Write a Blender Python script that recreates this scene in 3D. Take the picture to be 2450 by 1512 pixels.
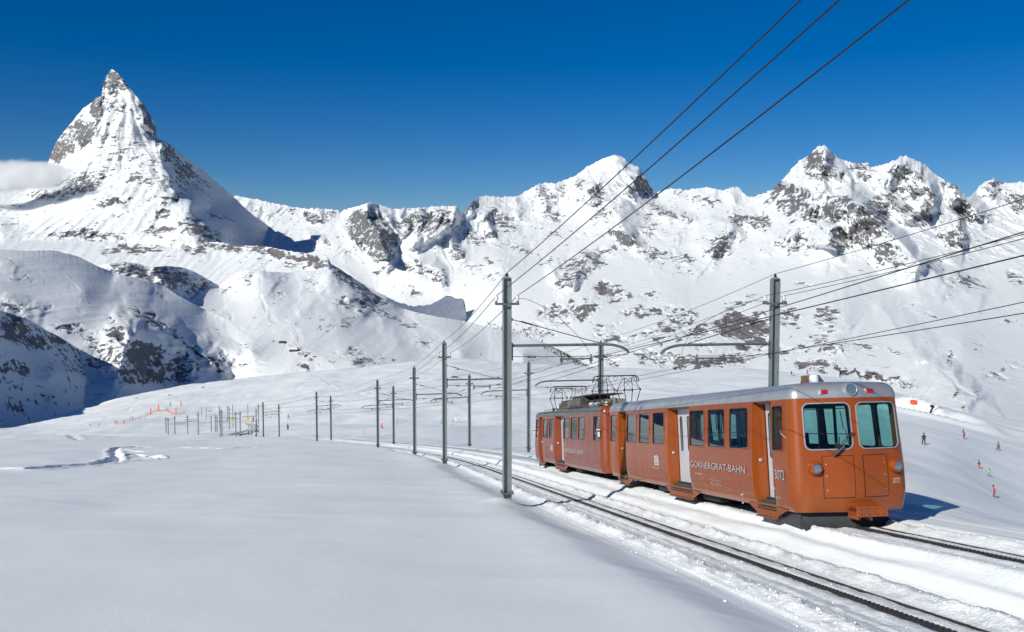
import bpy, bmesh, math, random
import numpy as np
from mathutils import Vector, Matrix
from mathutils.geometry import delaunay_2d_cdt
random.seed(7)
R = math.radians
scene = bpy.context.scene
C = scene.collection
for o in list(bpy.data.objects):
    bpy.data.objects.remove(o)

# ------------------------------------------------------------------ camera
F, CX, CY, YH = 2150.0, 1225.0, 756.0, 630.0       # a 2450 x 1512 picture plane
TH = math.atan((CY - YH) / F)
cam_data = bpy.data.cameras.new('camera')
cam = bpy.data.objects.new('camera', cam_data)
C.objects.link(cam)
cam_data.sensor_width = 36
cam_data.lens = F / 2450 * 36
cam_data.clip_start = 0.3
cam_data.clip_end = 120000
cam.location = (0, 0, 0)
cam.rotation_euler = (R(90) - TH, 0, 0)
scene.camera = cam
scene.render.resolution_x = 1024
scene.render.resolution_y = 632

# ------------------------------------------------------------------ light
SUN_EL, SUN_AZ = 31.5, 219.0                       # azimuth clockwise from the view direction (+Y)
world = bpy.data.worlds.new('World')
scene.world = world
world.use_nodes = True
nt = world.node_tree
bg = nt.nodes['Background']
sky = nt.nodes.new('ShaderNodeTexSky')
sky.sky_type = 'NISHITA'
sky.sun_disc = False
sky.sun_elevation = R(SUN_EL)
sky.sun_rotation = R(SUN_AZ)
sky.altitude = 3000
sky.air_density = 1.25
sky.dust_density = 0.0
sky.ozone_density = 6.0
hs = nt.nodes.new('ShaderNodeHueSaturation')
hs.inputs['Saturation'].default_value = 1.35
hs.inputs['Hue'].default_value = 0.509
nt.links.new(sky.outputs[0], hs.inputs['Color'])
nt.links.new(hs.outputs[0], bg.inputs[0])
bg.inputs[1].default_value = 0.066
sd = bpy.data.lights.new('sun', 'SUN')
sd.energy = 5.0
sd.angle = R(0.53)
sd.color = (1.0, 0.975, 0.885)
sun = bpy.data.objects.new('sun', sd)
C.objects.link(sun)
az, el = R(SUN_AZ), R(SUN_EL)
SUNV = Vector((math.sin(az) * math.cos(el), math.cos(az) * math.cos(el), math.sin(el)))
sun.rotation_euler = (-SUNV).to_track_quat('-Z', 'Y').to_euler()
sun.location = (-200, -150, 300)
scene.view_settings.view_transform = 'Standard'
scene.view_settings.look = 'None'
scene.view_settings.gamma = 1
scene.view_settings.exposure = 0.0
scene.view_settings.use_curve_mapping = False
scene.cycles.max_bounces = 8
scene.cycles.volume_bounces = 8
scene.cycles.transparent_max_bounces = 24
scene.cycles.volume_step_rate = 1.0

# ------------------------------------------------------------------ helpers
def pxdir(px, py):
    """picture-plane point -> (X/Y, Z/Y) of its ray"""
    x = (px - CX) / F
    y = (CY - py) / F
    yy = math.cos(TH) + y * math.sin(TH)
    return x / yy, (-math.sin(TH) + y * math.cos(TH)) / yy

def P(px, py, D):
    a, b = pxdir(px, py)
    return Vector((a * D, D, b * D))

def npdir(px, py):
    x = (px - CX) / F
    y = (CY - py) / F
    yy = math.cos(TH) + y * math.sin(TH)
    return x / yy, (-math.sin(TH) + y * math.cos(TH)) / yy

def unpx(X, Y, Z):
    """world point -> picture-plane point"""
    d = Y * math.cos(TH) - Z * math.sin(TH)
    u = Y * math.sin(TH) + Z * math.cos(TH)
    return CX + F * X / d, CY - F * u / d

def tag(o, label=None, cat=None, group=None, kind=None):
    if label: o['label'] = label
    if cat: o['category'] = cat
    if group: o['group'] = group
    if kind: o['kind'] = kind
    return o

def empty(name, loc=(0, 0, 0), mat=None, label=None, cat=None, group=None):
    o = bpy.data.objects.new(name, None)
    C.objects.link(o)
    o.empty_display_size = 0.3
    if mat is not None: o.matrix_world = mat
    else: o.location = loc
    return tag(o, label, cat, group)

def link(name, me, parent=None, mat=None):
    o = bpy.data.objects.new(name, me)
    C.objects.link(o)
    if parent is not None: o.parent = parent
    if mat is not None:
        me.materials.clear()
        me.materials.append(mat)
    return o

def copy_tree(o, parent=None):
    c = o.copy()
    C.objects.link(c)
    c.parent = parent
    for ch in list(o.children):
        copy_tree(ch, c)
    return c

def set_smooth(me, on=True):
    me.polygons.foreach_set('use_smooth', np.full(len(me.polygons), on))

def smooth_angle(me, deg=35):
    set_smooth(me)
    try: me.set_sharp_from_angle(angle=R(deg))
    except Exception: pass

class MB:
    """collects simple solids and links them as one mesh object"""
    def __init__(s): s.bm = bmesh.new()
    def box(s, c, d, rot=None, bevel=0.0):
        r = bmesh.ops.create_cube(s.bm, size=1)
        vs = r['verts']
        for v in vs: v.co = Vector((v.co.x * d[0], v.co.y * d[1], v.co.z * d[2]))
        if bevel:
            es = list({e for v in vs for e in v.link_edges})
            b = bmesh.ops.bevel(s.bm, geom=es, offset=bevel, segments=1, affect='EDGES', profile=0.5)
            vs = list({v for f in b['faces'] for v in f.verts} | {v for v in vs if v.is_valid})
        m = (Matrix.Translation(c) @ rot.to_4x4()) if rot is not None else Matrix.Translation(c)
        bmesh.ops.transform(s.bm, matrix=m, verts=vs)
        return s
    def tube(s, pts, r, n=8, r2=None, caps=True):
        pts = [Vector(p) for p in pts]
        rings = []
        up = None
        for i, p in enumerate(pts):
            t = (pts[min(i + 1, len(pts) - 1)] - pts[max(i - 1, 0)]).normalized()
            if up is None:
                up = Vector((0, 0, 1)) if abs(t.z) < 0.9 else Vector((0, 1, 0))
            a = t.cross(up).normalized()
            b = a.cross(t).normalized()
            up = b
            rr = r if r2 is None else r + (r2 - r) * i / (len(pts) - 1)
            rings.append([s.bm.verts.new(p + (a * math.cos(2 * math.pi * k / n) + b * math.sin(2 * math.pi * k / n)) * rr) for k in range(n)])
        for i in range(len(rings) - 1):
            for k in range(n):
                s.bm.faces.new((rings[i][k], rings[i][(k + 1) % n], rings[i + 1][(k + 1) % n], rings[i + 1][k]))
        if caps:
            s.bm.faces.new(rings[0][::-1]); s.bm.faces.new(rings[-1])
        return s
    def prism(s, poly, origin, ax, ay, az, depth):
        """polygon in the (ax, ay) plane, extruded by depth along az"""
        o, ax, ay, az = Vector(origin), Vector(ax), Vector(ay), Vector(az)
        a = [s.bm.verts.new(o + ax * p[0] + ay * p[1]) for p in poly]
        b = [s.bm.verts.new(o + ax * p[0] + ay * p[1] + az * depth) for p in poly]
        n = len(poly)
        s.bm.faces.new(a[::-1]); s.bm.faces.new(b)
        for i in range(n): s.bm.faces.new((a[i], a[(i + 1) % n], b[(i + 1) % n], b[i]))
        return s
    def lathe(s, prof, origin, axis, n=20):
        """prof: list of (radius, distance along axis)"""
        o = Vector(origin); az_ = Vector(axis).normalized()
        t = Vector((0, 0, 1)) if abs(az_.z) < 0.9 else Vector((1, 0, 0))
        a = az_.cross(t).normalized(); b = az_.cross(a).normalized()
        rings = []
        for r, h in prof:
            r = max(r, 1e-4)
            rings.append([s.bm.verts.new(o + az_ * h + (a * math.cos(2 * math.pi * k / n) + b * math.sin(2 * math.pi * k / n)) * r) for k in range(n)])
        for i in range(len(rings) - 1):
            for k in range(n):
                s.bm.faces.new((rings[i][k], rings[i][(k + 1) % n], rings[i + 1][(k + 1) % n], rings[i + 1][k]))
        s.bm.faces.new(rings[0][::-1]); s.bm.faces.new(rings[-1])
        return s
    def mesh(s, name, smooth=None):
        bmesh.ops.recalc_face_normals(s.bm, faces=s.bm.faces)
        me = bpy.data.meshes.new(name)
        s.bm.to_mesh(me); s.bm.free()
        if smooth: smooth_angle(me, smooth)
        return me
    def build(s, name, mat, parent=None, smooth=None, label=None):
        o = link(name, s.mesh(name, smooth), parent, mat)
        if label: o['label'] = label
        return o

def grid_mesh(name, X, Y, Z, attrs=None):
    n, m = X.shape
    co = np.stack([X, Y, Z], -1).reshape(-1, 3).astype(np.float32)
    idx = np.arange(n * m, dtype=np.int32).reshape(n, m)
    q = np.stack([idx[:-1, :-1], idx[:-1, 1:], idx[1:, 1:], idx[1:, :-1]], -1).reshape(-1, 4)
    me = bpy.data.meshes.new(name)
    me.vertices.add(len(co)); me.vertices.foreach_set('co', co.ravel())
    me.loops.add(q.size); me.loops.foreach_set('vertex_index', q.ravel())
    me.polygons.add(len(q))
    me.polygons.foreach_set('loop_start', np.arange(0, q.size, 4, dtype=np.int32))
    me.polygons.foreach_set('loop_total', np.full(len(q), 4, dtype=np.int32))
    me.update(calc_edges=True)
    set_smooth(me)
    for k, v in (attrs or {}).items():
        a = me.attributes.new(k, 'FLOAT', 'POINT')
        a.data.foreach_set('value', v.astype(np.float32).ravel())
    return me

# ------------------------------------------------------------------ noise
_rs = np.random.RandomState(11)
_perm = _rs.permutation(4096).astype(np.int32)
_ang = _rs.rand(4096) * 2 * np.pi
_gx, _gy = np.cos(_ang), np.sin(_ang)

def perlin(x, y, seed=0):
    xi = np.floor(x).astype(np.int64); yi = np.floor(y).astype(np.int64)
    xf = x - xi; yf = y - yi
    u = xf * xf * xf * (xf * (xf * 6 - 15) + 10); v = yf * yf * yf * (yf * (yf * 6 - 15) + 10)
    def g(ix, iy, dx, dy):
        h = _perm[(_perm[(ix + seed * 131) & 4095] + iy) & 4095]
        return _gx[h] * dx + _gy[h] * dy
    a = g(xi, yi, xf, yf); b = g(xi + 1, yi, xf - 1, yf)
    c = g(xi, yi + 1, xf, yf - 1); d = g(xi + 1, yi + 1, xf - 1, yf - 1)
    return ((a + (b - a) * u) * (1 - v) + (c + (d - c) * u) * v) * 1.5

def blur2(a, s):
    r = int(3 * s) + 1; k = np.exp(-0.5 * (np.arange(-r, r + 1) / s) ** 2); k /= k.sum()
    for ax in (0, 1):
        pad = [(0, 0), (0, 0)]; pad[ax] = (r, r); b = np.pad(a, pad, mode='edge'); o = np.zeros_like(a)
        for i in range(2 * r + 1): o += k[i] * (b[i:i + a.shape[0]] if ax == 0 else b[:, i:i + a.shape[1]])
        a = o
    return a

def fbm(x, y, octv=5, seed=0, gain=0.5, lac=2.03):
    s = 0; amp = 1.0
    for i in range(octv):
        s = s + amp * perlin(x, y, seed + i)
        x = x * lac + 3.7; y = y * lac - 1.3; amp *= gain
    return s

def ridged(x, y, octv=5, seed=0, gain=0.55, lac=2.07):
    s = 0; amp = 1.0; w = 1.0
    for i in range(octv):
        n = 1 - np.abs(perlin(x, y, seed + i)) * 1.6
        n = n * n * w
        s = s + amp * n
        w = np.clip(n * 1.6, 0, 1)
        x = x * lac + 5.1; y = y * lac + 2.9; amp *= gain
    return s

def sstep(a, b, x):
    t = np.clip((x - a) / (b - a), 0, 1)
    return t * t * (3 - 2 * t)

# ------------------------------------------------------------------ materials
def principled(name, col, rough=0.5, metal=0.0, spec=0.5, coat=0.0):
    m = bpy.data.materials.new(name)
    m.use_nodes = True
    b = m.node_tree.nodes['Principled BSDF']
    b.inputs['Base Color'].default_value = (*col, 1)
    b.inputs['Roughness'].default_value = rough
    b.inputs['Metallic'].default_value = metal
    b.inputs['Specular IOR Level'].default_value = spec
    b.inputs['Coat Weight'].default_value = coat
    return m

class NT:
    def __init__(s, m):
        s.t = m.node_tree; s.b = s.t.nodes['Principled BSDF']
    def n(s, typ, **kw):
        nd = s.t.nodes.new(typ)
        for k, v in kw.items(): setattr(nd, k, v)
        return nd
    def l(s, a, b): s.t.links.new(a, b)
    def noise(s, vec, scale, detail=4, rough=0.55, dist=0.0):
        nd = s.n('ShaderNodeTexNoise')
        nd.inputs['Scale'].default_value = scale; nd.inputs['Detail'].default_value = detail
        nd.inputs['Roughness'].default_value = rough; nd.inputs['Distortion'].default_value = dist
        if vec is not None: s.l(vec, nd.inputs['Vector'])
        return nd.outputs['Fac']
    def math(s, op, a, b=None, c=None, clamp=False):
        nd = s.n('ShaderNodeMath', operation=op, use_clamp=clamp)
        for i, v in enumerate((a, b, c)):
            if v is None: continue
            if isinstance(v, (int, float)): nd.inputs[i].default_value = v
            else: s.l(v, nd.inputs[i])
        return nd.outputs[0]
    def mapr(s, v, a, b, c=0, d=1, interp='SMOOTHSTEP'):
        nd = s.n('ShaderNodeMapRange', interpolation_type=interp)
        s.l(v, nd.inputs['Value'])
        for k, x in (('From Min', a), ('From Max', b), ('To Min', c), ('To Max', d)): nd.inputs[k].default_value = x
        return nd.outputs[0]
    def mix(s, f, a, b):
        nd = s.n('ShaderNodeMix', data_type='RGBA')
        if isinstance(f, (int, float)): nd.inputs[0].default_value = f
        else: s.l(f, nd.inputs[0])
        for i, v in ((6, a), (7, b)):
            if isinstance(v, tuple): nd.inputs[i].default_value = (*v, 1)
            else: s.l(v, nd.inputs[i])
        return nd.outputs[2]
    def attr(s, name): return s.n('ShaderNodeAttribute', attribute_name=name).outputs['Fac']
    def scaled(s, v, sc):
        nd = s.n('ShaderNodeVectorMath', operation='MULTIPLY')
        s.l(v, nd.inputs[0]); nd.inputs[1].default_value = sc
        return nd.outputs[0]
    def pos(s): return s.n('ShaderNodeNewGeometry').outputs['Position']
    def obj(s): return s.n('ShaderNodeTexCoord').outputs['Object']
    def bump(s, h, strength, dist, prev=None):
        nd = s.n('ShaderNodeBump')
        nd.inputs['Strength'].default_value = strength; nd.inputs['Distance'].default_value = dist
        s.l(h, nd.inputs['Height'])
        if prev is not None: s.l(prev, nd.inputs['Normal'])
        return nd.outputs[0]

def mountain_material(name, unit, band=1.7, kn=3.0, snow=(0.74, 0.765, 0.775), grey=(0.095, 0.10, 0.112), brown=(0.145, 0.108, 0.088)):
    """unit: size in metres of the finest rock grain"""
    m = principled(name, snow, 0.75, spec=0.2)
    t = NT(m)
    p = t.pos()
    st = t.scaled(p, (1.0, 0.55, band))
    n1 = t.noise(st, 1 / (unit * 11), 9, 0.70, 0.6)
    n2 = t.noise(p, 1 / (unit * 14), 4, 0.6)
    rock = t.math('MULTIPLY', t.attr('rock'), 0.92)
    s = t.math('ADD', rock, t.math('MULTIPLY', t.math('SUBTRACT', n1, 0.5), kn))
    fac = t.mapr(s, 0.46, 0.56)
    tint = t.math('ADD', t.attr('tint'), t.math('MULTIPLY', t.math('SUBTRACT', n2, 0.5), 1.1), clamp=True)
    rc = t.mix(tint, grey, brown)
    n3 = t.noise(p, 1 / (unit * 1.6), 5, 0.7)
    rc2 = t.mix(t.mapr(n3, 0.3, 0.75), rc, tuple(min(1, c * 2.3) for c in grey))
    t.l(t.mix(fac, snow, rc2), t.b.inputs['Base Color'])
    h = t.math('ADD', t.math('MULTIPLY', n1, t.math('MULTIPLY_ADD', rock, 1.0, 0.10)), t.math('MULTIPLY', t.noise(p, 1 / (unit * 9), 5, 0.5), 0.35))
    t.l(t.bump(h, 0.75, unit * 2.4), t.b.inputs['Normal'])
    return m

def snow_material():
    m = principled('snow', (0.86, 0.885, 0.88), 0.62, spec=0.25)
    t = NT(m)
    p = t.pos()
    ch = t.attr('churn')
    n_f = t.noise(p, 16, 6, 0.65)
    n_m = t.noise(t.scaled(p, (1.0, 0.6, 1.0)), 2.2, 4, 0.5)
    n_l = t.noise(t.scaled(p, (0.5, 1.0, 1.0)), 0.09, 4, 0.5)
    piste = t.noise(t.scaled(p, (0.45, 1.3, 1.0)), 0.6, 4, 0.6, 1.4)
    h = t.math('ADD', t.math('MULTIPLY', n_f, t.math('MULTIPLY_ADD', ch, 0.55, 0.06)), t.math('MULTIPLY', n_m, t.math('MULTIPLY_ADD', ch, 0.6, 0.10)))
    nb = t.bump(h, 0.7, 0.09)
    h2 = t.math('ADD', t.math('MULTIPLY', piste, t.attr('piste')), t.math('MULTIPLY', n_l, 0.25))
    t.l(t.bump(h2, 0.7, 0.45, nb), t.b.inputs['Normal'])
    dirt = t.math('MULTIPLY', t.mapr(t.noise(p, 1.7, 5, 0.7), 0.45, 0.72), t.math('MULTIPLY', ch, 0.30))
    t.l(t.mix(dirt, (0.86, 0.885, 0.88), (0.50, 0.48, 0.46)), t.b.inputs['Base Color'])
    # single ice grains catch the light
    vo = t.n('ShaderNodeTexVoronoi', feature='F1'); vo.inputs['Scale'].default_value = 9
    t.l(p, vo.inputs['Vector'])
    sp = t.mapr(vo.outputs['Distance'], 0.035, 0.06, 0.12, 0.62)
    t.l(sp, t.b.inputs['Roughness'])
    return m
M_SNOW = snow_material()

# ================================================================== MOUNTAINS
K1 = lambda x, y: (x * .3102, 143.6 + y * .3102)
K2 = lambda x, y: (x * .3292, 555 + y * .3292)
K3 = lambda x, y: (536 + x * .3165, 440.2 + y * .3165)
K4 = lambda x, y: (1148.4 + x * .2785, 344.5 + y * .2785)
K5 = lambda x, y: (1780 + x * .3545, 325.4 + y * .3545)
K6 = lambda x, y: (1148.4 + x * .2734, 612.5 + y * .2734)
K7 = lambda x, y: (1780 + x * .2785, 631.6 + y * .2785)

def rbf_fit(pts):
    p = np.array(pts, float)
    xy, v = p[:, :2] / 300.0, p[:, 2] * 1000
    n = len(p)
    r = np.sqrt(((xy[:, None] - xy[None]) ** 2).sum(-1))
    A = np.zeros((n + 3, n + 3))
    A[:n, :n] = r + np.eye(n) * 0.02 * -1
    A[:n, n] = 1; A[:n, n + 1:] = xy
    A[n, :n] = 1; A[n + 1:, :n] = xy.T
    w = np.linalg.solve(A, np.concatenate([v, np.zeros(3)]))
    def f(px, py):
        x, y = px / 300.0, py / 300.0
        s = w[n] + w[n + 1] * x + w[n + 2] * y
        for i in range(n):
            s = s + w[i] * np.sqrt((x - xy[i, 0]) ** 2 + (y - xy[i, 1]) ** 2)
        return s
    return f

def fall_ribs(X, Z, Y, wl, amp, octv, seed, mask):
    """ribs and gullies running down the fall line, finer ones branching off coarser ones"""
    tot = np.zeros_like(X)
    for o in range(octv):
        Yb = Y
        Xu, Xv = np.gradient(X, axis=1), np.gradient(X, axis=0)
        Zu, Zv = np.gradient(Z, axis=1), np.gradient(Z, axis=0)
        Yu, Yv = np.gradient(Yb, axis=1), np.gradient(Yb, axis=0)
        det = Xu * Zv - Xv * Zu; det = np.where(np.abs(det) < 1e-3, 1e-3 * np.sign(det + 1e-9), det)
        Yx = np.clip((Yu * Zv - Yv * Zu) / det, -6, 6); Yz = np.clip((Yv * Xu - Yu * Xv) / det, -.5, 6)
        sg = max(1.0, 5.0 * .6 ** o)
        Yx, Yz = blur2(Yx, sg), blur2(Yz, sg)
        l2 = 1 + Yx ** 2 + Yz ** 2
        vx, vz = Yx * Yz / l2, -(1 + Yx ** 2) / l2
        vn = np.hypot(vx, vz) + 1e-6; vx, vz = vx / vn, vz / vn
        gx, gz = X / wl, Z / wl
        ix, iz = np.floor(gx).astype(np.int64), np.floor(gz).astype(np.int64)
        s = np.zeros_like(X); ws = np.zeros_like(X) + 1e-6
        for dx in (-1, 0, 1):
            for dz in (-1, 0, 1):
                h = _perm[(_perm[(ix + dx + seed * 57 + o * 13) & 4095] + iz + dz) & 4095]
                cx = ix + dx + .5 + _gx[h] * .45; cz = iz + dz + .5 + _gy[h] * .45
                px_, pz_ = gx - cx, gz - cz
                w = np.exp(-2.2 * (px_ ** 2 + pz_ ** 2))
                s += w * np.cos(2 * np.pi * 1.15 * (px_ * -vz + pz_ * vx) + h * .01); ws += w
        r = s / ws
        r = np.sign(r) * np.abs(r) ** .8
        prof = 1 - np.abs(r) * 1.7 if o % 2 == 0 else r
        Y = Y - amp * wl * prof * mask
        tot += prof * (.75 ** (octv - 1 - o))
        wl *= .53; amp *= .97
    return Y, tot

def seg_info(px, py, pts):
    """distance to a polyline, signed side (+ = right of it in the picture), parameter 0..1"""
    best = np.full(px.shape, 1e9); side = np.zeros(px.shape); tt = np.zeros(px.shape)
    pts = np.array(pts, float)
    L = np.concatenate([[0], np.cumsum(np.hypot(*(pts[1:] - pts[:-1]).T))]); tot = L[-1]
    for i in range(len(pts) - 1):
        a, b = pts[i], pts[i + 1]
        d = b - a; l2 = d @ d
        t = np.clip(((px - a[0]) * d[0] + (py - a[1]) * d[1]) / l2, 0, 1)
        qx, qy = a[0] + d[0] * t, a[1] + d[1] * t
        ds = np.hypot(px - qx, py - qy)
        sd_ = np.sign((px - a[0]) * d[1] - (py - a[1]) * d[0])
        if d[1] < 0: sd_ = -sd_
        m = ds < best
        best = np.where(m, ds, best); side = np.where(m, sd_, side)
        tt = np.where(m, (L[i] + t * np.sqrt(l2)) / tot, tt)
    return best, side, tt

def sheet(name, label, sky_pts, bottom_pts, ctrl, strokes, rocks, nx, ny, unit, mat, rough=1.0, back=900,
          px0=None, px1=None, jag=1.0, fl=(95, 150), auto=(0.9, 0.5), base_rock=0.0, seed=0, gully=1.0, relief=0.30, calm=None, samp=1.0, flute=0, ribs=None):
    """a mountain side: relief with its own distance at every point, plus the slope behind its crest"""
    skyp = np.array(sky_pts, float); bot = np.array(bottom_pts, float)
    px0 = skyp[0, 0] if px0 is None else px0; px1 = skyp[-1, 0] if px1 is None else px1
    cols = np.linspace(px0, px1, nx)
    sk = np.interp(cols, skyp[:, 0], skyp[:, 1])
    jit = jag * (np.abs(fbm(cols / 16, cols * 0 + seed, 4, seed)) * 5.0 - 1.2)
    bt = np.interp(cols, bot[:, 0], bot[:, 1])
    v = np.linspace(0, 1, ny)[:, None]
    PX = np.repeat(cols[None], ny, 0)
    r_ = 45; k_ = np.exp(-0.5 * (np.arange(-r_, r_ + 1) / 15.0) ** 2); k_ /= k_.sum()
    ss = np.convolve(np.pad(sk, r_, mode='edge'), k_, 'valid')
    PY = ss[None] + (bt - ss)[None] * v + (sk - ss)[None] * (1 - v) ** 7 - jit[None] * (1 - v) ** 22
    f = rbf_fit(ctrl)
    D = f(PX, PY)
    D0 = D.copy()
    wx, wy = fbm(PX / 45, PY / 45, 4, 40 + seed) * 9, fbm(PX / 45, PY / 45, 4, 50 + seed) * 9
    rx_, ry_ = fbm(PX / 26, PY / 20, 4, 60 + seed) * 15, fbm(PX / 26, PY / 20, 4, 70 + seed) * 12
    QX, QY = PX + wx, PY + wy
    for pts, wL, wR, amp in strokes:
        pts = np.array(pts, float)
        w = max(wL, wR)
        m = (PX > pts[:, 0].min() - w - 12) & (PX < pts[:, 0].max() + w + 12) & (PY > pts[:, 1].min() - w - 12) & (PY < pts[:, 1].max() + w + 12)
        if not m.any(): continue
        d, s_, t_ = seg_info(QX[m], QY[m], pts)
        ww = np.where(s_ > 0, wR, wL)
        pr = np.clip(1 - d / ww, 0, 1)
        D[m] -= samp * amp * pr * (0.35 + 0.65 * sstep(0, 0.12, t_) * (1 - sstep(0.85, 1.0, t_)))
    D = blur2(D, 1.2)
    rock = np.zeros_like(D) + base_rock; tint = np.zeros_like(D) + 0.25
    for r in rocks:
        cx, cy, rx, ry, rot, amt = r[:6]; tn = r[6] if len(r) > 6 else 0.3
        c_, s_ = math.cos(R(rot)), math.sin(R(rot))
        dx, dy = PX + rx_ - cx, PY + ry_ - cy
        e = ((dx * c_ + dy * s_) / rx) ** 2 + ((-dx * s_ + dy * c_) / ry) ** 2
        w = 1 - sstep(0.25, 1.5, e)
        rock = np.maximum(rock, amt * w) if amt > 0 else rock * (1 + amt * w)
        tint = tint + (tn - tint) * w
    a, b = npdir(PX, PY)
    X, Z = a * D0, b * D0
    # relief in metres
    g = ridged(X / (fl[0] * 4) + Z / (fl[1] * 9), Z / (fl[1] * 6), 6, seed + 3) - 0.9
    g2 = fbm(X / fl[0] + fbm(X / 300, Z / 300, 2, seed + 9) * 1.2, Z / (fl[1] * 2.6), 5, seed + 5, 0.55)
    g3 = fbm(X / (fl[0] * .55), Z / (fl[0] * .35), 4, seed + 21, 0.6)
    rr = np.clip(rock - base_rock, 0, 1)
    rmap = 1.0 if calm is None else calm[2] + (1 - calm[2]) * (1 - sstep(calm[0], calm[1], QY + wy * 3 - (QX - 1225) * calm[3]))
    if calm is not None: rock = rock - base_rock * (1 - rmap) * (rock <= base_rock + .02)
    edge = np.minimum(1, v * 12 + 0.15)
    D = D - gully * edge * rough * (g * fl[0] * (relief * rmap + 1.15 * rr) + g2 * fl[0] * (0.12 * rmap + 0.80 * rr)) - rough * g3 * fl[0] * (0.03 * rmap + 0.34 * rr)
    if ribs:
        mk = edge * (rmap + .6 * rr) * np.ones_like(X)
        D, hs_ = fall_ribs(X, b * D, D, ribs[0], ribs[1], ribs[2], seed, mk)
        rock = rock + ribs[3] * hs_ * (0.25 + rock) * np.clip(mk, 0.15, 1)
    if flute:
        fw = flute * rmap * edge * (0.35 + 0.65 * sstep(0.0, 0.5, fbm(X / 700, Z / 500, 3, seed + 31) + .25))
        D = D - fw * ridged(X / (fl[0] * 1.15) + fbm(Z / 260, X / 900, 2, seed + 33) * .7, Z / (fl[0] * 9), 3, seed + 35, .6)
    X, Y, Z = a * D, D, b * D
    # steepness brings out rock
    dXu, dXv = np.gradient(X, axis=1), np.gradient(X, axis=0)
    dYu, dYv = np.gradient(Y, axis=1), np.gradient(Y, axis=0)
    dZu, dZv = np.gradient(Z, axis=1), np.gradient(Z, axis=0)
    nxn = dYu * dZv - dZu * dYv; nyn = dZu * dXv - dXu * dZv; nzn = dXu * dYv - dYu * dXv
    ln = np.sqrt(nxn ** 2 + nyn ** 2 + nzn ** 2) + 1e-9
    up = np.abs(nzn) / ln
    steep = 1 - up
    rock = np.clip(rock + auto[1] * sstep(auto[0] - 0.28, auto[0] + 0.1, steep) * (0.25 + 0.75 * np.clip(rock * 2, 0, 1)), 0, 1)
    # the far side of the crest
    bk = []
    for k, (dd, dp) in enumerate(((0.25, 14), (0.6, 70), (1.0, 200))):
        dn = D[0] + back * dd
        _, b0 = npdir(cols, sk - jit)
        bk.append((a[0] * dn, dn, b0 * D[0] - back * dd * 0.85))
    X = np.vstack([np.stack([q[0] for q in bk[::-1]]), X]); Y = np.vstack([np.stack([q[1] for q in bk[::-1]]), Y]); Z = np.vstack([np.stack([q[2] for q in bk[::-1]]), Z])
    rock = np.vstack([np.repeat(rock[:1], 3, 0), rock]); tint = np.vstack([np.repeat(tint[:1], 3, 0), tint])
    me = grid_mesh(name, X, Y, Z, {'rock': rock, 'tint': tint})
    o = link(name, me, None, mat)
    tag(o, label, 'mountain', None, 'structure')
    SHEETS[name + str(len(SHEETS))] = (cols, D, PY)
    return o
SHEETS = {}

M_RANGE = mountain_material('range_snow_and_rock', 7.0)
M_HORN = mountain_material('horn_snow_and_rock', 6.0, 2.6, 2.8)
M_MID = mountain_material('hill_snow_and_rock', 4.0)
M_DARK = mountain_material('cliff_snow_and_rock', 2.6, grey=(0.075, 0.078, 0.085), brown=(0.10, 0.08, 0.065))

def kk(K, *pts): return [K(*p) for p in pts]
def el(K, cx, cy, rx, ry, rot=0, amt=0.5, tint=0.3):
    x, y = K(cx, cy); s = K(1, 0)[0] - K(0, 0)[0]
    return (x, y, rx * s, ry * s, rot, amt, tint)

# ---- the far range across the picture
range_sky = [(480, 462), (575, 470), (600, 474), (640, 483), (700, 495), (745, 500), (790, 500), (815, 508), (832, 498), (860, 492), (880, 484), (905, 488), (940, 500),
             (1000, 497), (1050, 493), (1092, 492), (1102, 508), (1112, 508), (1130, 482), (1150, 470), (1165, 468), (1200, 472), (1240, 468), (1262, 455), (1290, 440), (1305, 438),
             (1335, 438), (1380, 418), (1405, 398), (1440, 380), (1470, 369), (1487, 374), (1500, 388), (1530, 402), (1545, 425), (1555, 445), (1567, 464), (1580, 458), (1605, 450), (1640, 455),
             (1690, 447), (1730, 455), (1752, 447), (1765, 448), (1785, 468), (1800, 472), (1815, 466), (1850, 452), (1862, 440), (1885, 415), (1912, 385), (1940, 368), (1955, 352),
             (1972, 347), (1985, 358), (2005, 378), (2040, 389), (2078, 390), (2085, 400), (2110, 394), (2140, 385), (2155, 375), (2172, 375), (2190, 384), (2215, 395),
             (2232, 412), (2262, 432), (2290, 445), (2312, 472), (2322, 470), (2350, 440), (2376, 427), (2400, 438), (2450, 436), (2520, 432), (2700, 455)]
range_bot = [(480, 640), (700, 700), (850, 780), (1000, 820), (1200, 870), (1400, 905), (2100, 980), (2450, 1060), (2700, 1080)]
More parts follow.
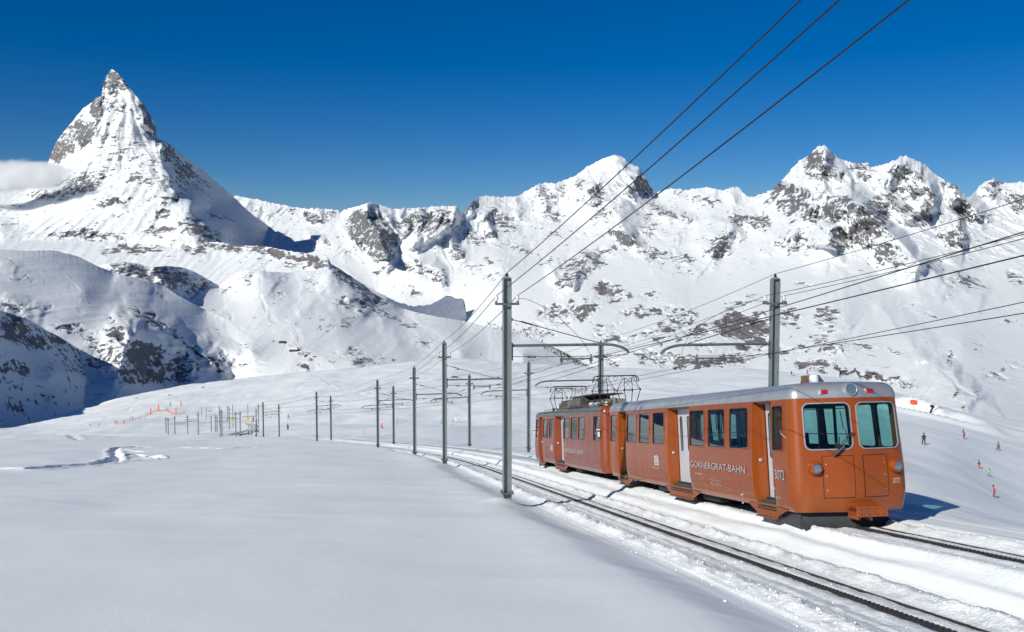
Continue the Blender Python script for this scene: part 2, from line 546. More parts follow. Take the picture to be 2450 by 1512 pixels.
cr = [(480, 462, 13), (700, 495, 12.5), (820, 505, 12), (880, 484, 10.6), (1000, 497, 10.8), (1095, 492, 11), (1150, 470, 12), (1240, 468, 12.5), (1335, 438, 13),
      (1470, 370, 13.2), (1567, 464, 13.4), (1690, 447, 11.5), (1800, 472, 10.6), (1880, 420, 9.9), (1972, 348, 9.4), (2080, 395, 9.5), (2170, 375, 9.6), (2260, 435, 9.5),
      (2315, 480, 10.0), (2380, 428, 10.8), (2700, 450, 10.5),
      (640, 540, 11.6), (720, 560, 10.8), (800, 570, 10.0), (480, 600, 10.5), (600, 640, 9.2), (760, 640, 8.8), (850, 570, 9.9), (900, 620, 9.3), (960, 560, 10.0), (1060, 560, 10.2), (1000, 640, 8.8),
      (1150, 560, 10.6), (1250, 540, 11.2), (1350, 520, 11.4), (1200, 640, 8.4), (1350, 620, 8.7), (1470, 480, 11.6), (1530, 520, 10.3), (1600, 520, 10.0), (1700, 520, 9.6), (1640, 570, 9.0),
      (1500, 620, 8.3), (1700, 640, 7.7), (1820, 560, 8.6), (1950, 560, 8.0), (1900, 470, 9.2), (2000, 440, 9.0), (2060, 440, 9.1), (2040, 475, 8.3), (2120, 520, 8.4), (2200, 480, 8.9),
      (2200, 580, 7.8), (2300, 560, 8.6), (2400, 520, 9.6), (2450, 560, 9.0), (2350, 640, 7.6), (2700, 640, 8.0), (1950, 640, 7.1), (2120, 640, 7.1),
      (1000, 700, 8.5), (900, 700, 8.6), (1070, 740, 8.0), (1140, 740, 7.6), (1200, 720, 7.2), (1400, 720, 6.5), (1600, 720, 6.3), (1800, 720, 6.0), (2000, 720, 5.7), (2200, 720, 5.6), (2450, 720, 5.8), (2700, 720, 6),
      (1200, 830, 5.6), (1400, 830, 5.2), (1700, 830, 4.7), (2000, 820, 4.3), (2300, 820, 4.1), (2700, 820, 4.2),
      (1400, 900, 4.6), (1800, 900, 4.0), (2200, 900, 3.5), (2450, 950, 3.2), (2700, 950, 3.2), (2100, 980, 3.1), (2700, 1080, 2.6), (850, 790, 7.6)]
rs = []
A = lambda K, pts, wL, wR, amp: rs.append((kk(K, *pts), wL, wR, amp))
# right massif
A(K5, [(540, 65), (560, 160), (590, 240), (650, 300)], 60, 40, 170)
A(K5, [(540, 65), (500, 180), (450, 280), (470, 330)], 40, 40, 130)
A(K5, [(765, 395), (790, 460), (880, 540), (960, 620), (1030, 690), (1090, 750), (1170, 835), (1270, 915)], 85, 26, 420)
A(K5, [(765, 395), (700, 420), (640, 470), (600, 560)], 35, 40, 160)
A(K5, [(1240, 285), (1270, 350), (1300, 410), (1270, 480), (1200, 530)], 60, 16, 240)
A(K5, [(1060, 150), (1100, 230), (1180, 280), (1240, 285)], 40, 50, 160)
A(K5, [(1050, 150), (1000, 230), (960, 300), (900, 350)], 50, 30, 140)
A(K5, [(1395, 310), (1430, 370), (1480, 430), (1560, 500), (1600, 570)], 30, 30, 260)
A(K5, [(1440, 545), (1465, 610), (1485, 680), (1480, 745)], 60, 16, 280)
A(K5, [(595, 595), (575, 680), (570, 765)], 70, 48, 260)
A(K5, [(620, 560), (680, 640), (740, 780)], 20, 30, 80)
A(K5, [(480, 280), (540, 350), (600, 410)], 40, 14, 130)
A(K5, [(200, 350), (300, 305), (420, 330), (500, 450)], 40, 20, 150)
A(K5, [(500, 450), (420, 560), (300, 680), (200, 750)], 45, 28, 150)
A(K5, [(850, 190), (800, 260), (740, 290)], 20, 25, 90)
A(K5, [(880, 430), (1000, 460), (1060, 520), (1200, 560)], 30, 18, 120)
A(K5, [(1680, 285), (1660, 340), (1700, 400)], 30, 20, 120)
A(K5, [(0, 510), (60, 570), (150, 620)], 25, 20, 110)
# Dent and the middle
A(K4, [(1165, 90), (1260, 160), (1345, 205), (1388, 262)], 70, 30, 120)
A(K4, [(1390, 262), (1360, 320), (1310, 380), (1245, 425)], 90, 55, 480)
A(K4, [(1165, 90), (1110, 190), (1060, 280), (1010, 350)], 50, 50, 140)
A(K4, [(1000, 345), (935, 370), (930, 440), (935, 520)], 50, 50, 330)
A(K4, [(800, 285), (820, 370), (790, 430)], 25, 20, 110)
A(K4, [(640, 340), (690, 420), (640, 500)], 25, 22, 120)
A(K4, [(490, 360), (500, 440), (560, 520), (570, 580)], 25, 22, 130)
A(K4, [(290, 480), (340, 560), (370, 600)], 25, 16, 90)
A(K4, [(1130, 500), (1175, 590), (1190, 690), (1110, 780)], 90, 55, 330)
A(K4, [(1190, 640), (1280, 780), (1390, 910)], 20, 22, 160)
A(K4, [(2170, 655), (2150, 730), (2060, 830), (1970, 990)], 70, 34, 230)
A(K4, [(1500, 430), (1440, 520), (1600, 590), (1850, 650)], 25, 15, 140)
A(K4, [(1900, 380), (1850, 470), (1900, 530)], 20, 20, 90)
A(K4, [(2010, 360), (2000, 440), (1940, 500)], 20, 25, 90)
A(K4, [(2170, 365), (2150, 440), (2200, 520)], 25, 25, 90)
A(K4, [(0, 590), (70, 690), (145, 790)], 20, 14, 120)
A(K4, [(10, 620), (140, 540), (260, 590), (390, 640)], 20, 14, 70)
A(K4, [(960, 950), (900, 1010), (830, 1100), (740, 1240)], 35, 28, 190)
A(K4, [(700, 1030), (630, 1080), (640, 1160), (700, 1230)], 22, 22, 120)
# left wall of peaks
A(K3, [(1065, 135), (1080, 230), (1140, 320), (1190, 420), (1230, 560)], 45, 30, 380)
A(K3, [(1150, 180), (1200, 280), (1250, 380)], 14, 22, 110)
A(K3, [(1230, 190), (1270, 300), (1320, 430)], 16, 20, 130)
A(K3, [(1340, 200), (1390, 290), (1370, 400)], 16, 18, 110)
A(K3, [(1480, 195), (1490, 300), (1420, 440)], 18, 22, 140)
A(K3, [(1640, 185), (1610, 300), (1540, 400), (1400, 480)], 20, 26, 170)
A(K3, [(1765, 170), (1740, 250), (1690, 330), (1580, 420)], 24, 20, 230)
A(K3, [(1900, 100), (1860, 180), (1830, 240)], 20, 14, 120)
A(K3, [(1690, 395), (1740, 470), (1800, 560)], 26, 20, 150)
A(K3, [(1940, 230), (1990, 320), (2060, 390)], 26, 20, 130)
A(K3, [(645, 385), (690, 430), (770, 460)], 10, 14, 150)
A(K3, [(700, 190), (720, 250), (680, 290)], 16, 16, 90)
A(K3, [(1540, 590), (1640, 680), (1660, 780)], 30, 20, 70)
A(K3, [(950, 240), (900, 320), (960, 400), (1000, 480)], 18, 24, 120)
# soft shoulders on the lower right
A(K7, [(1130, 330), (1240, 430), (1340, 570), (1460, 690), (1600, 830)], 150, 50, 90)
A(K7, [(1600, 830), (1760, 930), (1900, 1060), (2060, 1170)], 80, 30, 90)
A(K7, [(1750, 110), (1880, 220), (2100, 330)], 60, 40, 90)
A(K7, [(700, 330), (860, 420), (900, 560)], 80, 60, 60)
A(K7, [(1150, 140), (1000, 220), (800, 240)], 60, 60, 40)
rk = [
 # crop 3 area
 el(K3, 1100, 330, 190, 150, 20, .55), el(K3, 1180, 470, 130, 130, 40, .5), el(K3, 1500, 280, 230, 110, 0, .44), el(K3, 1640, 250, 90, 90, 0, .5),
 el(K3, 680, 250, 90, 45, 0, .55), el(K3, 520, 200, 70, 25, 10, .42), el(K3, 800, 220, 60, 30, 10, .38), el(K3, 1440, 630, 110, 50, 20, .48), el(K3, 1620, 700, 90, 60, 30, .42),
 el(K3, 1200, 650, 60, 30, -20, .45), el(K3, 1760, 520, 70, 50, 0, .42), el(K3, 2130, 320, 60, 30, 0, .55), el(K3, 1900, 640, 120, 60, 10, .33), el(K3, 1870, 400, 120, 50, 20, .4),
 el(K3, 2080, 700, 70, 50, -40, .4), el(K3, 1880, 170, 60, 50, -40, .42), el(K3, 2050, 260, 110, 40, 0, .4), el(K3, 1000, 500, 90, 60, 0, .32), el(K3, 1420, 800, 90, 25, 25, .35),
 # crop 4
 el(K4, 1010, 420, 85, 80, 0, .55), el(K4, 1400, 370, 110, 90, 20, .62), el(K4, 560, 450, 90, 110, 10, .4), el(K4, 700, 400, 60, 90, 0, .38), el(K4, 850, 330, 60, 70, 0, .36),
 el(K4, 200, 640, 150, 70, 25, .42), el(K4, 70, 790, 90, 40, -10, .55), el(K4, 640, 630, 90, 50, 0, .42, .4), el(K4, 1060, 600, 100, 60, -10, .4, .5), el(K4, 1220, 790, 150, 80, 20, .5),
 el(K4, 1300, 850, 90, 60, 10, .42), el(K4, 1080, 930, 110, 30, -20, .4), el(K4, 880, 1050, 220, 110, -25, .55), el(K4, 720, 1190, 120, 60, -30, .48), el(K4, 1130, 1270, 180, 80, 15, .62, .8),
 el(K4, 890, 1430, 130, 90, 0, .68, .7), el(K4, 650, 1450, 130, 60, 0, .6, .4), el(K4, 1480, 1290, 90, 45, 0, .46, .5), el(K4, 1600, 580, 210, 45, 15, .5), el(K4, 1950, 480, 150, 40, 10, .46),
 el(K4, 1720, 430, 90, 60, 0, .36), el(K4, 2230, 640, 110, 70, 20, .55), el(K4, 2050, 880, 140, 80, -50, .55), el(K4, 1500, 960, 180, 70, 10, .42), el(K4, 1750, 1000, 180, 60, 10, .38),
 el(K4, 1450, 700, 90, 120, 0, .35), el(K4, 620, 780, 80, 25, -30, .42), el(K4, 380, 920, 110, 50, 0, .36), el(K4, 220, 880, 90, 40, 0, .34), el(K4, 50, 1010, 80, 50, 0, .4),
 el(K4, 100, 1150, 100, 60, 0, .42), el(K4, 880, 790, 90, 30, -10, .36), el(K4, 580, 1010, 60, 30, 0, .36), el(K4, 1740, 1110, 90, 20, 0, .3),
 # crop 5
 el(K5, 480, 170, 90, 90, 0, .42, .5), el(K5, 560, 250, 110, 60, 0, .42), el(K5, 790, 230, 100, 60, 10, .42), el(K5, 320, 440, 190, 110, 30, .54), el(K5, 90, 570, 110, 60, 20, .55),
 el(K5, 600, 500, 170, 90, -20, .5), el(K5, 850, 560, 130, 150, 40, .56), el(K5, 800, 640, 90, 110, 30, .48, .5), el(K5, 650, 700, 70, 100, 0, .55), el(K5, 950, 790, 190, 70, 25, .46, .4),
 el(K5, 1100, 250, 150, 70, 10, .45), el(K5, 1100, 380, 120, 60, 0, .46), el(K5, 950, 440, 90, 40, 0, .5), el(K5, 1120, 510, 120, 40, 20, .56, .5), el(K5, 1240, 440, 40, 110, 10, .5, .5),
 el(K5, 1210, 560, 60, 60, 30, .5, .6), el(K5, 1500, 500, 110, 70, 35, .56), el(K5, 1380, 330, 90, 40, 20, .48), el(K5, 1390, 690, 90, 50, 0, .5), el(K5, 1470, 650, 25, 90, 0, .5),
 el(K5, 1700, 350, 110, 50, 0, .44), el(K5, 1850, 450, 90, 60, 0, .46), el(K5, 1640, 540, 60, 25, 0, .4), el(K5, 230, 740, 60, 25, -20, .42, .6), el(K5, 370, 720, 110, 25, -35, .4, .5), el(K5, 1490, 980, 130, 50, 10, .5, .4),
 el(K5, 1300, 880, 60, 50, 30, .4), el(K5, 1830, 950, 70, 50, 30, .44), el(K5, 430, 780, 60, 40, -30, .34),
 # lower right (crop 6, 7)
 el(K6, 2250, 620, 190, 130, 0, .9, 1.0), el(K6, 2400, 560, 120, 80, 0, .6, .4), el(K6, 1380, 500, 110, 50, 10, .6, .3), el(K6, 1540, 470, 60, 35, 0, .62, .3), el(K6, 1700, 480, 120, 40, -10, .5, .4),
 el(K6, 1850, 560, 90, 70, -40, .56, .2), el(K6, 1700, 600, 160, 60, -20, .46, .3), el(K6, 1950, 650, 200, 70, -10, .5, .5), el(K6, 1100, 600, 130, 30, 0, .42), el(K6, 1150, 710, 200, 50, 10, .5, .3),
 el(K6, 1600, 700, 180, 60, 10, .46, .4), el(K6, 1550, 900, 240, 70, 10, .52, .3), el(K6, 1850, 930, 260, 60, 0, .68, .6), el(K6, 2200, 900, 230, 60, -5, .5, .4), el(K6, 2250, 420, 180, 50, -20, .38, .3),
 el(K6, 1180, 930, 80, 30, 0, .42), el(K6, 1950, 780, 120, 50, 0, .42), el(K6, 660, 560, 150, 60, 10, .36), el(K6, 540, 660, 150, 60, 20, .44, 0),
 el(K7, 90, 560, 170, 120, 20, .8, .9), el(K7, 380, 470, 130, 110, 0, .52, .2), el(K7, 700, 450, 130, 100, -30, .52, .4), el(K7, 620, 640, 200, 50, -25, .5, .4), el(K7, 770, 720, 140, 35, -8, .62, .5),
 el(K7, 400, 740, 180, 45, -10, .5, .5), el(K7, 100, 700, 150, 60, 0, .6, .3), el(K7, 640, 865, 220, 42, 0, .85, 1.0), el(K7, 950, 935, 260, 22, 12, .85, .9), el(K7, 1250, 985, 240, 18, 9, .7, .6),
 el(K7, 1350, 1045, 150, 12, 10, .62, .5), el(K7, 1050, 710, 160, 20, 5, .4, .4), el(K7, 1300, 750, 110, 22, 25, .46, .4), el(K7, 1630, 440, 70, 14, 5, .58, .7), el(K7, 1400, 355, 50, 10, 5, .42),
 el(K7, 1780, 820, 20, 60, -30, .52, .4), el(K7, 2010, 700, 70, 18, 5, .46), el(K7, 2180, 960, 80, 50, 30, .48, .2), el(K7, 2080, 980, 60, 40, 0, .4), el(K7, 1840, 1090, 40, 60, 0, .5, 0), el(K7, 1960, 1120, 90, 16, 8, .55, .6),
 el(K7, 2350, 880, 90, 30, 10, .4), el(K7, 2250, 490, 110, 12, 0, .36), el(K7, 500, 165, 140, 14, 8, .36, .8), el(K7, 2360, 150, 60, 60, 0, .4), el(K7, 1870, 160, 80, 30, 30, .42),
 el(K7, 1450, 270, 40, 8, 0, .36), el(K7, 1720, 280, 50, 20, 0, .34), el(K7, 1870, 1200, 30, 50, -20, .4), el(K7, 1560, 640, 40, 40, 40, .36),
]
sheet('mountain_range', 'long snowy range of jagged peaks across the whole background', range_sky, range_bot, cr, rs, rk, 1080, 330, 7, M_RANGE,
      rough=1.0, back=1500, fl=(95, 120), auto=(0.66, 0.34), base_rock=0.12, seed=1, relief=0.18, calm=(560, 650, .16, .02), samp=2.2, flute=0, ribs=(560, .10, 6, .34))

# ---- the pyramid peak
horn_sky = [(-330, 455), (-200, 448), (-60, 452), (0, 458), (60, 450), (100, 425), (117, 385), (121, 372), (130, 348), (142, 328), (165, 300), (182, 280), (200, 258), (222, 243), (228, 234), (243, 228),
            (246, 212), (247, 198), (254, 183), (262, 170), (268, 164), (276, 170), (286, 180), (300, 196), (312, 212), (325, 228), (340, 244), (352, 262), (362, 280), (370, 292), (374, 310), (379, 332), (392, 338), (400, 341), (412, 350),
            (440, 375), (480, 403), (520, 437), (560, 472), (600, 510), (650, 545), (700, 578), (740, 603), (800, 640)]
horn_bot = [(-330, 660), (0, 660), (300, 650), (500, 650), (650, 650), (800, 700)]
ch = [(268, 165, 8.5), (300, 205, 8.46), (335, 240, 8.40), (350, 290, 8.25), (388, 350, 8.08), (408, 430, 7.8), (425, 478, 7.63), (460, 492, 7.5), (490, 540, 7.25), (530, 582, 7.0),
      (354, 262, 8.75), (380, 330, 8.8), (415, 352, 9.1), (480, 405, 9.85), (560, 475, 10.7), (650, 545, 11.6), (740, 603, 12.6), (800, 640, 13),
      (600, 560, 10.1), (560, 570, 9.2), (700, 600, 11.8), (500, 500, 9.0), (450, 440, 8.75), (620, 600, 10.1), (560, 600, 8.9), (700, 640, 11.2),
      (247, 215, 8.48), (215, 245, 8.6), (160, 305, 8.75), (117, 385, 8.9), (60, 448, 8.7), (0, 458, 8.4), (-200, 448, 8.2), (-330, 455, 8.2),
      (236, 245, 8.26), (232, 320, 8.12), (190, 400, 8.02), (160, 440, 7.95), (150, 360, 8.5), (270, 260, 8.3), (300, 330, 8.1), (300, 400, 7.93), (260, 440, 7.75), (350, 450, 7.65),
      (260, 520, 7.2), (100, 540, 7.1), (0, 540, 7.0), (-200, 540, 6.9), (380, 540, 7.1), (270, 470, 7.5), (100, 470, 7.8),
      (100, 600, 6.7), (300, 610, 6.7), (480, 620, 6.7), (-330, 660, 6.2), (0, 660, 6.3), (300, 650, 6.4), (500, 650, 6.6)]
hs = []
A = lambda K, pts, wL, wR, amp: hs.append((kk(K, *pts), wL, wR, amp))
A(K1, [(860, 65), (990, 230), (1070, 300), (1120, 490), (1180, 590), (1240, 650), (1270, 830), (1340, 960), (1365, 1050)], 22, 34, 130)
A(K1, [(1440, 1075), (1480, 1170), (1580, 1280), (1680, 1390)], 60, 40, 200)
A(K1, [(1300, 640), (1400, 760), (1560, 930)], 20, 30, 160)
A(K1, [(760, 290), (750, 400), (780, 520), (700, 580), (600, 660), (540, 760)], 40, 28, 90)
A(K1, [(620, 480), (640, 560), (600, 660)], 20, 10, 60)
for x in (870, 930, 1000, 950, 900, 840):
    A(K1, [(x, 250), (x + 10, 400), (x - 10, 500)], 8, 9, 30)
A(K1, [(700, 790), (670, 880), (640, 950)], 8, 10, -45)
A(K1, [(760, 1090), (850, 1010), (1010, 1000)], 12, 30, 50)
A(K1, [(1230, 1090), (1330, 1050), (1360, 990)], 18, 14, 80)
A(K1, [(780, 1100), (880, 1125), (1000, 1100)], 20, 20, 50)
hr = [el(K1, 860, 160, 75, 110, 0, .70, .2), el(K1, 960, 200, 60, 60, 40, .62, .2), el(K1, 740, 380, 45, 160, 0, .72, .6), el(K1, 640, 540, 100, 90, 20, .62, .3), el(K1, 640, 600, 60, 70, 0, .70, .1), el(K1, 480, 660, 100, 110, -40, .6, .9),
      el(K1, 560, 560, 100, 90, 0, .48, .5), el(K1, 420, 740, 60, 40, 0, .6, .9), el(K1, 780, 290, 50, 60, 0, .5, 0), el(K1, 900, 360, 120, 90, 0, .36, 0), el(K1, 620, 950, 200, 90, -15, .52, 0), el(K1, 380, 1040, 220, 50, 0, .46, 0),
      el(K1, 760, 900, 120, 60, -30, .46, 0), el(K1, 1100, 920, 140, 60, 20, .46, .2), el(K1, 1250, 940, 80, 70, 0, .5, .3), el(K1, 950, 720, 260, 200, 20, .30, 0), el(K1, 1170, 800, 90, 140, 0, .34, 0), el(K1, 1300, 1080, 90, 30, -20, .62, .5),
      el(K1, 1140, 420, 60, 160, -15, .62, 0), el(K1, 1190, 560, 40, 60, 0, .6, 0), el(K1, 1330, 740, 60, 140, -35, .6, 0), el(K1, 1440, 860, 110, 60, 45, .58, 0), el(K1, 1560, 960, 120, 70, 35, .30, 0), el(K1, 1400, 950, 70, 90, 0, .45, 0),
      el(K1, 1700, 1210, 150, 24, 20, .42, 0), el(K1, 900, 1095, 140, 24, -8, .62, .1), el(K1, 1150, 1055, 40, 14, 0, .56), el(K1, 1260, 1190, 80, 36, -30, .60, .1), el(K1, 890, 1198, 60, 10, 0, .5),
      el(K1, 1500, 1300, 130, 70, 20, .62, .5), el(K1, 1200, 1320, 140, 40, 0, .55, .4), el(K1, 700, 1350, 330, 40, 4, .52, .2), el(K1, 500, 1340, 160, 40, 0, .48, .2), el(K1, 1620, 1360, 80, 50, 0, .66, .8), el(K1, 50, 1200, 150, 160, 0, .2, 0)]
sheet('pyramid_mountain', 'tall rocky pyramid peak with one sunlit and one shaded face', horn_sky, horn_bot, ch, hs, hr, 430, 400, 6, M_HORN, rough=0.55, back=900, fl=(70, 110), auto=(0.85, .22), base_rock=0.13, seed=5, jag=0.7, relief=0.12, flute=0, ribs=(240, .055, 5, .26))

# ---- cliff band under the pyramid peak
band_sky = [(-330, 600), (0, 585), (60, 575), (150, 572), (300, 582), (400, 588), (470, 578), (530, 580), (560, 586), (600, 588), (640, 590), (690, 600), (700, 602), (735, 606), (745, 612), (783, 612), (792, 630), (830, 655), (870, 680), (930, 712), (990, 745)]
band_bot = [(-330, 700), (300, 700), (600, 700), (850, 740), (990, 790)]
cb = [(-330, 600, 6.2), (60, 575, 6.6), (300, 582, 6.7), (530, 580, 6.7), (640, 590, 6.5), (700, 600, 6.4), (785, 612, 6.3), (870, 680, 6.6), (990, 745, 6.9),
      (100, 625, 6.2), (300, 625, 6.3), (530, 615, 6.45), (640, 618, 6.36), (700, 625, 6.28), (785, 640, 6.18), (0, 700, 5.5), (300, 700, 5.6), (600, 690, 5.7), (700, 670, 5.8), (800, 680, 5.8), (850, 740, 5.7), (930, 760, 5.9)]
bs = [(kk(K3, (770, 530), (800, 640), (900, 760)), 60, 30, 220)]
br = [el(K3, 80, 490, 130, 50, 0, .66, .3), el(K3, 280, 500, 90, 50, 0, .62, .5), el(K3, 400, 510, 70, 50, 0, .85, 1.0), el(K3, 620, 565, 160, 35, 3, .92, .9), el(K3, 700, 610, 110, 24, 3, .8, .6), el(K3, 540, 620, 110, 12, 0, .6, .5),
      el(K3, 340, 600, 90, 14, -30, .42, .1), el(K1, 1050, 1450, 250, 40, 0, .62, .3), el(K1, 1300, 1420, 140, 50, 0, .5, .3), el(K1, 1550, 1430, 200, 60, 0, .6, .4), el(K1, 1800, 1440, 150, 50, 0, .66, .6), el(K1, 900, 1470, 150, 30, 0, .5, .3),
      el(K3, 860, 640, 60, 50, 30, .6, 0), el(K3, 950, 690, 90, 60, 35, .6, 0)]
sheet('cliff_band', 'brown banded cliffs capped with snow below the pyramid peak', band_sky, band_bot, cb, bs, br, 420, 90, 5, M_HORN, rough=0.45, back=700, fl=(50, 60), auto=(0.8, .3), base_rock=0.12, seed=9, jag=0.6, ribs=(160, .05, 4, .12))

# ---- sunlit hill with the steep dark side valley
hill_sky = [(120, 690), (190, 655), (232, 634), (262, 630), (300, 627), (330, 630), (360, 640), (395, 636), (440, 640), (470, 652), (500, 670), (525, 684), (545, 668), (566, 652), (596, 644), (615, 645), (640, 650), (690, 652), (740, 648), (790, 644),
            (812, 655), (850, 678), (890, 700), (930, 722), (965, 738), (1000, 748), (1060, 760), (1110, 768), (1180, 785), (1240, 800), (1290, 815), (1340, 838), (1400, 872), (1460, 910)]
hill_bot = [(120, 780), (400, 820), (560, 870), (800, 930), (1100, 930), (1460, 960)]
c2 = [(120, 690, 4.8), (232, 634, 4.6), (300, 627, 4.7), (395, 636, 4.9), (470, 650, 5.2), (525, 684, 5.4), (300, 670, 4.5), (400, 700, 4.7), (480, 690, 5.1), (596, 645, 5.4), (700, 652, 5.6), (790, 645, 5.7), (890, 700, 5.9), (965, 738, 6.0), (1110, 768, 5.5),
      (1240, 800, 4.9), (1400, 872, 4.0), (1460, 910, 3.8), (560, 720, 4.9), (620, 700, 4.9), (700, 710, 5.0), (800, 720, 5.0), (860, 745, 5.0), (930, 770, 5.0), (1050, 800, 4.7), (700, 780, 4.2), (820, 790, 4.2), (950, 820, 4.1), (1100, 840, 3.9), (1250, 850, 3.7),
      (700, 850, 3.5), (850, 870, 3.3), (1000, 890, 3.3), (1200, 910, 3.3), (120, 780, 4.2), (400, 820, 3.9), (560, 870, 3.5), (800, 930, 2.9), (1100, 930, 3.0), (1460, 960, 3.2), (500, 770, 4.3)]
s2 = []
A = lambda K, pts, wL, wR, amp: s2.append((kk(K, *pts), wL, wR, amp))
A(K2, [(720, 235), (900, 260), (1120, 380), (1280, 400)], 40, 50, 130)
A(K2, [(1120, 240), (1140, 320), (1230, 390)], 16, 40, 90)
A(K3, [(250, 660), (340, 720), (420, 790)], 50, 30, 70)
A(K3, [(790, 640), (880, 730), (1000, 800), (1180, 870)], 70, 60, 200)
A(K3, [(1180, 870), (1300, 930), (1450, 1010), (1620, 1100), (1800, 1200)], 60, 60, 110)
A(K3, [(930, 830), (1030, 870), (1180, 940)], 30, 22, 90)
A(K3, [(1120, 970), (1260, 1040), (1420, 1110), (1560, 1180)], 40, 22, 55)
A(K3, [(720, 850), (640, 930), (540, 1010)], 30, 20, 40)
A(K3, [(1180, 1060), (1240, 1100), (1310, 1110)], 24, 12, 35)
r2 = [el(K2, 1000, 290, 230, 60, 10, .66, 0), el(K2, 1240, 320, 190, 80, 15, .70, 0), el(K2, 1430, 400, 130, 50, -20, .6, 0), el(K3, 180, 720, 50, 60, 30, .44), el(K3, 660, 730, 70, 40, 20, .4), el(K3, 480, 710, 60, 20, 0, .38),
      el(K3, 420, 850, 60, 20, -20, .38), el(K3, 900, 900, 100, 45, 15, .5, 0), el(K3, 1110, 890, 80, 55, 10, .68, 0), el(K3, 990, 850, 60, 25, 20, .5, 0), el(K3, 940, 1050, 90, 40, -30, .42), el(K3, 780, 1090, 60, 24, -10, .42),
      el(K3, 1270, 1010, 110, 24, 15, .52, 0), el(K3, 1400, 1070, 90, 24, 20, .46, 0), el(K3, 1060, 1340, 110, 40, -6, .58, .3), el(K3, 970, 1270, 70, 50, 0, .44, .3), el(K3, 1230, 1330, 70, 18, -5, .5, .2), el(K3, 900, 680, 90, 60, 35, .6, 0),
      el(K3, 1050, 780, 130, 60, 38, .62, 0), el(K3, 1180, 850, 90, 40, 30, .5, 0), el(K3, 1500, 1190, 90, 30, 20, .4, 0), el(K3, 30, 790, 60, 40, 0, .3), el(K3, 640, 800, 60, 20, -10, .36), el(K6, 500, 660, 150, 50, 20, .5, 0)]
sheet('snowy_hill', 'broad sunlit snow hill with scattered rocks left of centre', hill_sky, hill_bot, c2, s2, r2, 520, 200, 4, M_MID, rough=0.45, back=420, fl=(60, 70), auto=(0.75, .25), base_rock=0.03, seed=13, jag=0.35, ribs=(260, .035, 4, .10))

kn_sky = [(925, 712), (950, 722), (985, 733), (1030, 728), (1058, 713), (1072, 707), (1092, 714), (1108, 714), (1113, 726), (1116, 760)]  # added knoll, steeply turned from the sun to stand in for a valley shadow
sheet('shadow_pocket_knoll', 'added knoll standing in for the blue shadow pocket on the valley floor left of centre', kn_sky, [(925, 780), (1116, 800)],
      [(925, 712, 5.84), (985, 733, 6.31), (1072, 707, 7.20), (1108, 714, 7.50), (1116, 760, 7.35), (925, 780, 5.5), (1030, 780, 6.5), (1116, 800, 7.15), (1050, 745, 6.82)], [], [], 110, 60, 5, M_HORN, rough=0.5, back=120, seed=41, base_rock=0.03, jag=.9, ribs=(90, .10, 4, .2))

# ---- wide ski slope on the left with a dark cliff at its foot
slope_sky = [(-330, 600), (-150, 590), (0, 596), (60, 600), (125, 598), (184, 612), (230, 635), (273, 652), (340, 670), (395, 686), (428, 708), (493, 742), (560, 772), (620, 790), (670, 808), (694, 817), (725, 833), (771, 855), (815, 884), (850, 905)]
slope_bot = [(-330, 900), (0, 930), (200, 980), (400, 985), (600, 960), (850, 950)]
c3 = [(-330, 600, 2.9), (0, 596, 3.35), (184, 612, 3.75), (273, 652, 3.9), (395, 686, 4.1), (493, 742, 4.1), (560, 772, 3.85), (694, 817, 3.4), (815, 884, 2.9), (850, 905, 2.8),
      (-330, 680, 2.5), (0, 680, 2.8), (200, 700, 3.05), (350, 740, 3.3), (450, 790, 3.35), (600, 840, 3.15), (700, 870, 3.05), (-330, 760, 2.1), (0, 760, 2.35), (150, 780, 2.5), (270, 790, 2.6),
      (330, 790, 2.6), (400, 800, 2.95), (480, 860, 3.0), (560, 900, 3.1), (300, 850, 2.35), (360, 850, 2.7), (250, 850, 2.4), (420, 890, 2.85), (300, 920, 2.25), (380, 940, 2.55), (500, 920, 2.9), (200, 870, 2.3),
      (620, 960, 2.7), (300, 985, 2.1), (0, 930, 2.0), (-330, 900, 1.8), (850, 950, 2.6), (120, 850, 2.3), (200, 980, 2.0)]
s3 = []
A = lambda K, pts, wL, wR, amp: s3.append((kk(K, *pts), wL, wR, amp))
A(K2, [(940, 550), (1060, 640), (1240, 720), (1330, 830), (1480, 890), (1640, 1010)], 22, 34, 80)
A(K2, [(980, 740), (920, 820), (890, 920), (880, 980)], 60, 16, 90)
A(K2, [(760, 760), (860, 700), (960, 720)], 30, 30, 60)
A(K2, [(1560, 800), (1640, 850), (1740, 920)], 60, 26, 50)
A(K2, [(1470, 760), (1530, 790)], 30, 18, 35)
A(K2, [(840, 310), (960, 390), (1130, 460)], 60, 26, 45)
A(K2, [(820, 590), (900, 640), (960, 670)], 40, 20, 40)
A(K2, [(820, 560), (900, 600), (980, 620)], 30, 20, 35)
A(K2, [(0, 500), (150, 520), (350, 600)], 40, 26, 40)
A(K2, [(0, 230), (60, 240), (130, 260)], 40, 16, 30)
A(K2, [(1180, 960), (1120, 1030)], 18, 18, 40)
A(K2, [(1350, 900), (1440, 1000)], 30, 18, 50)
A(K2, [(1600, 570), (1700, 660), (1800, 740)], 40, 20, 30)
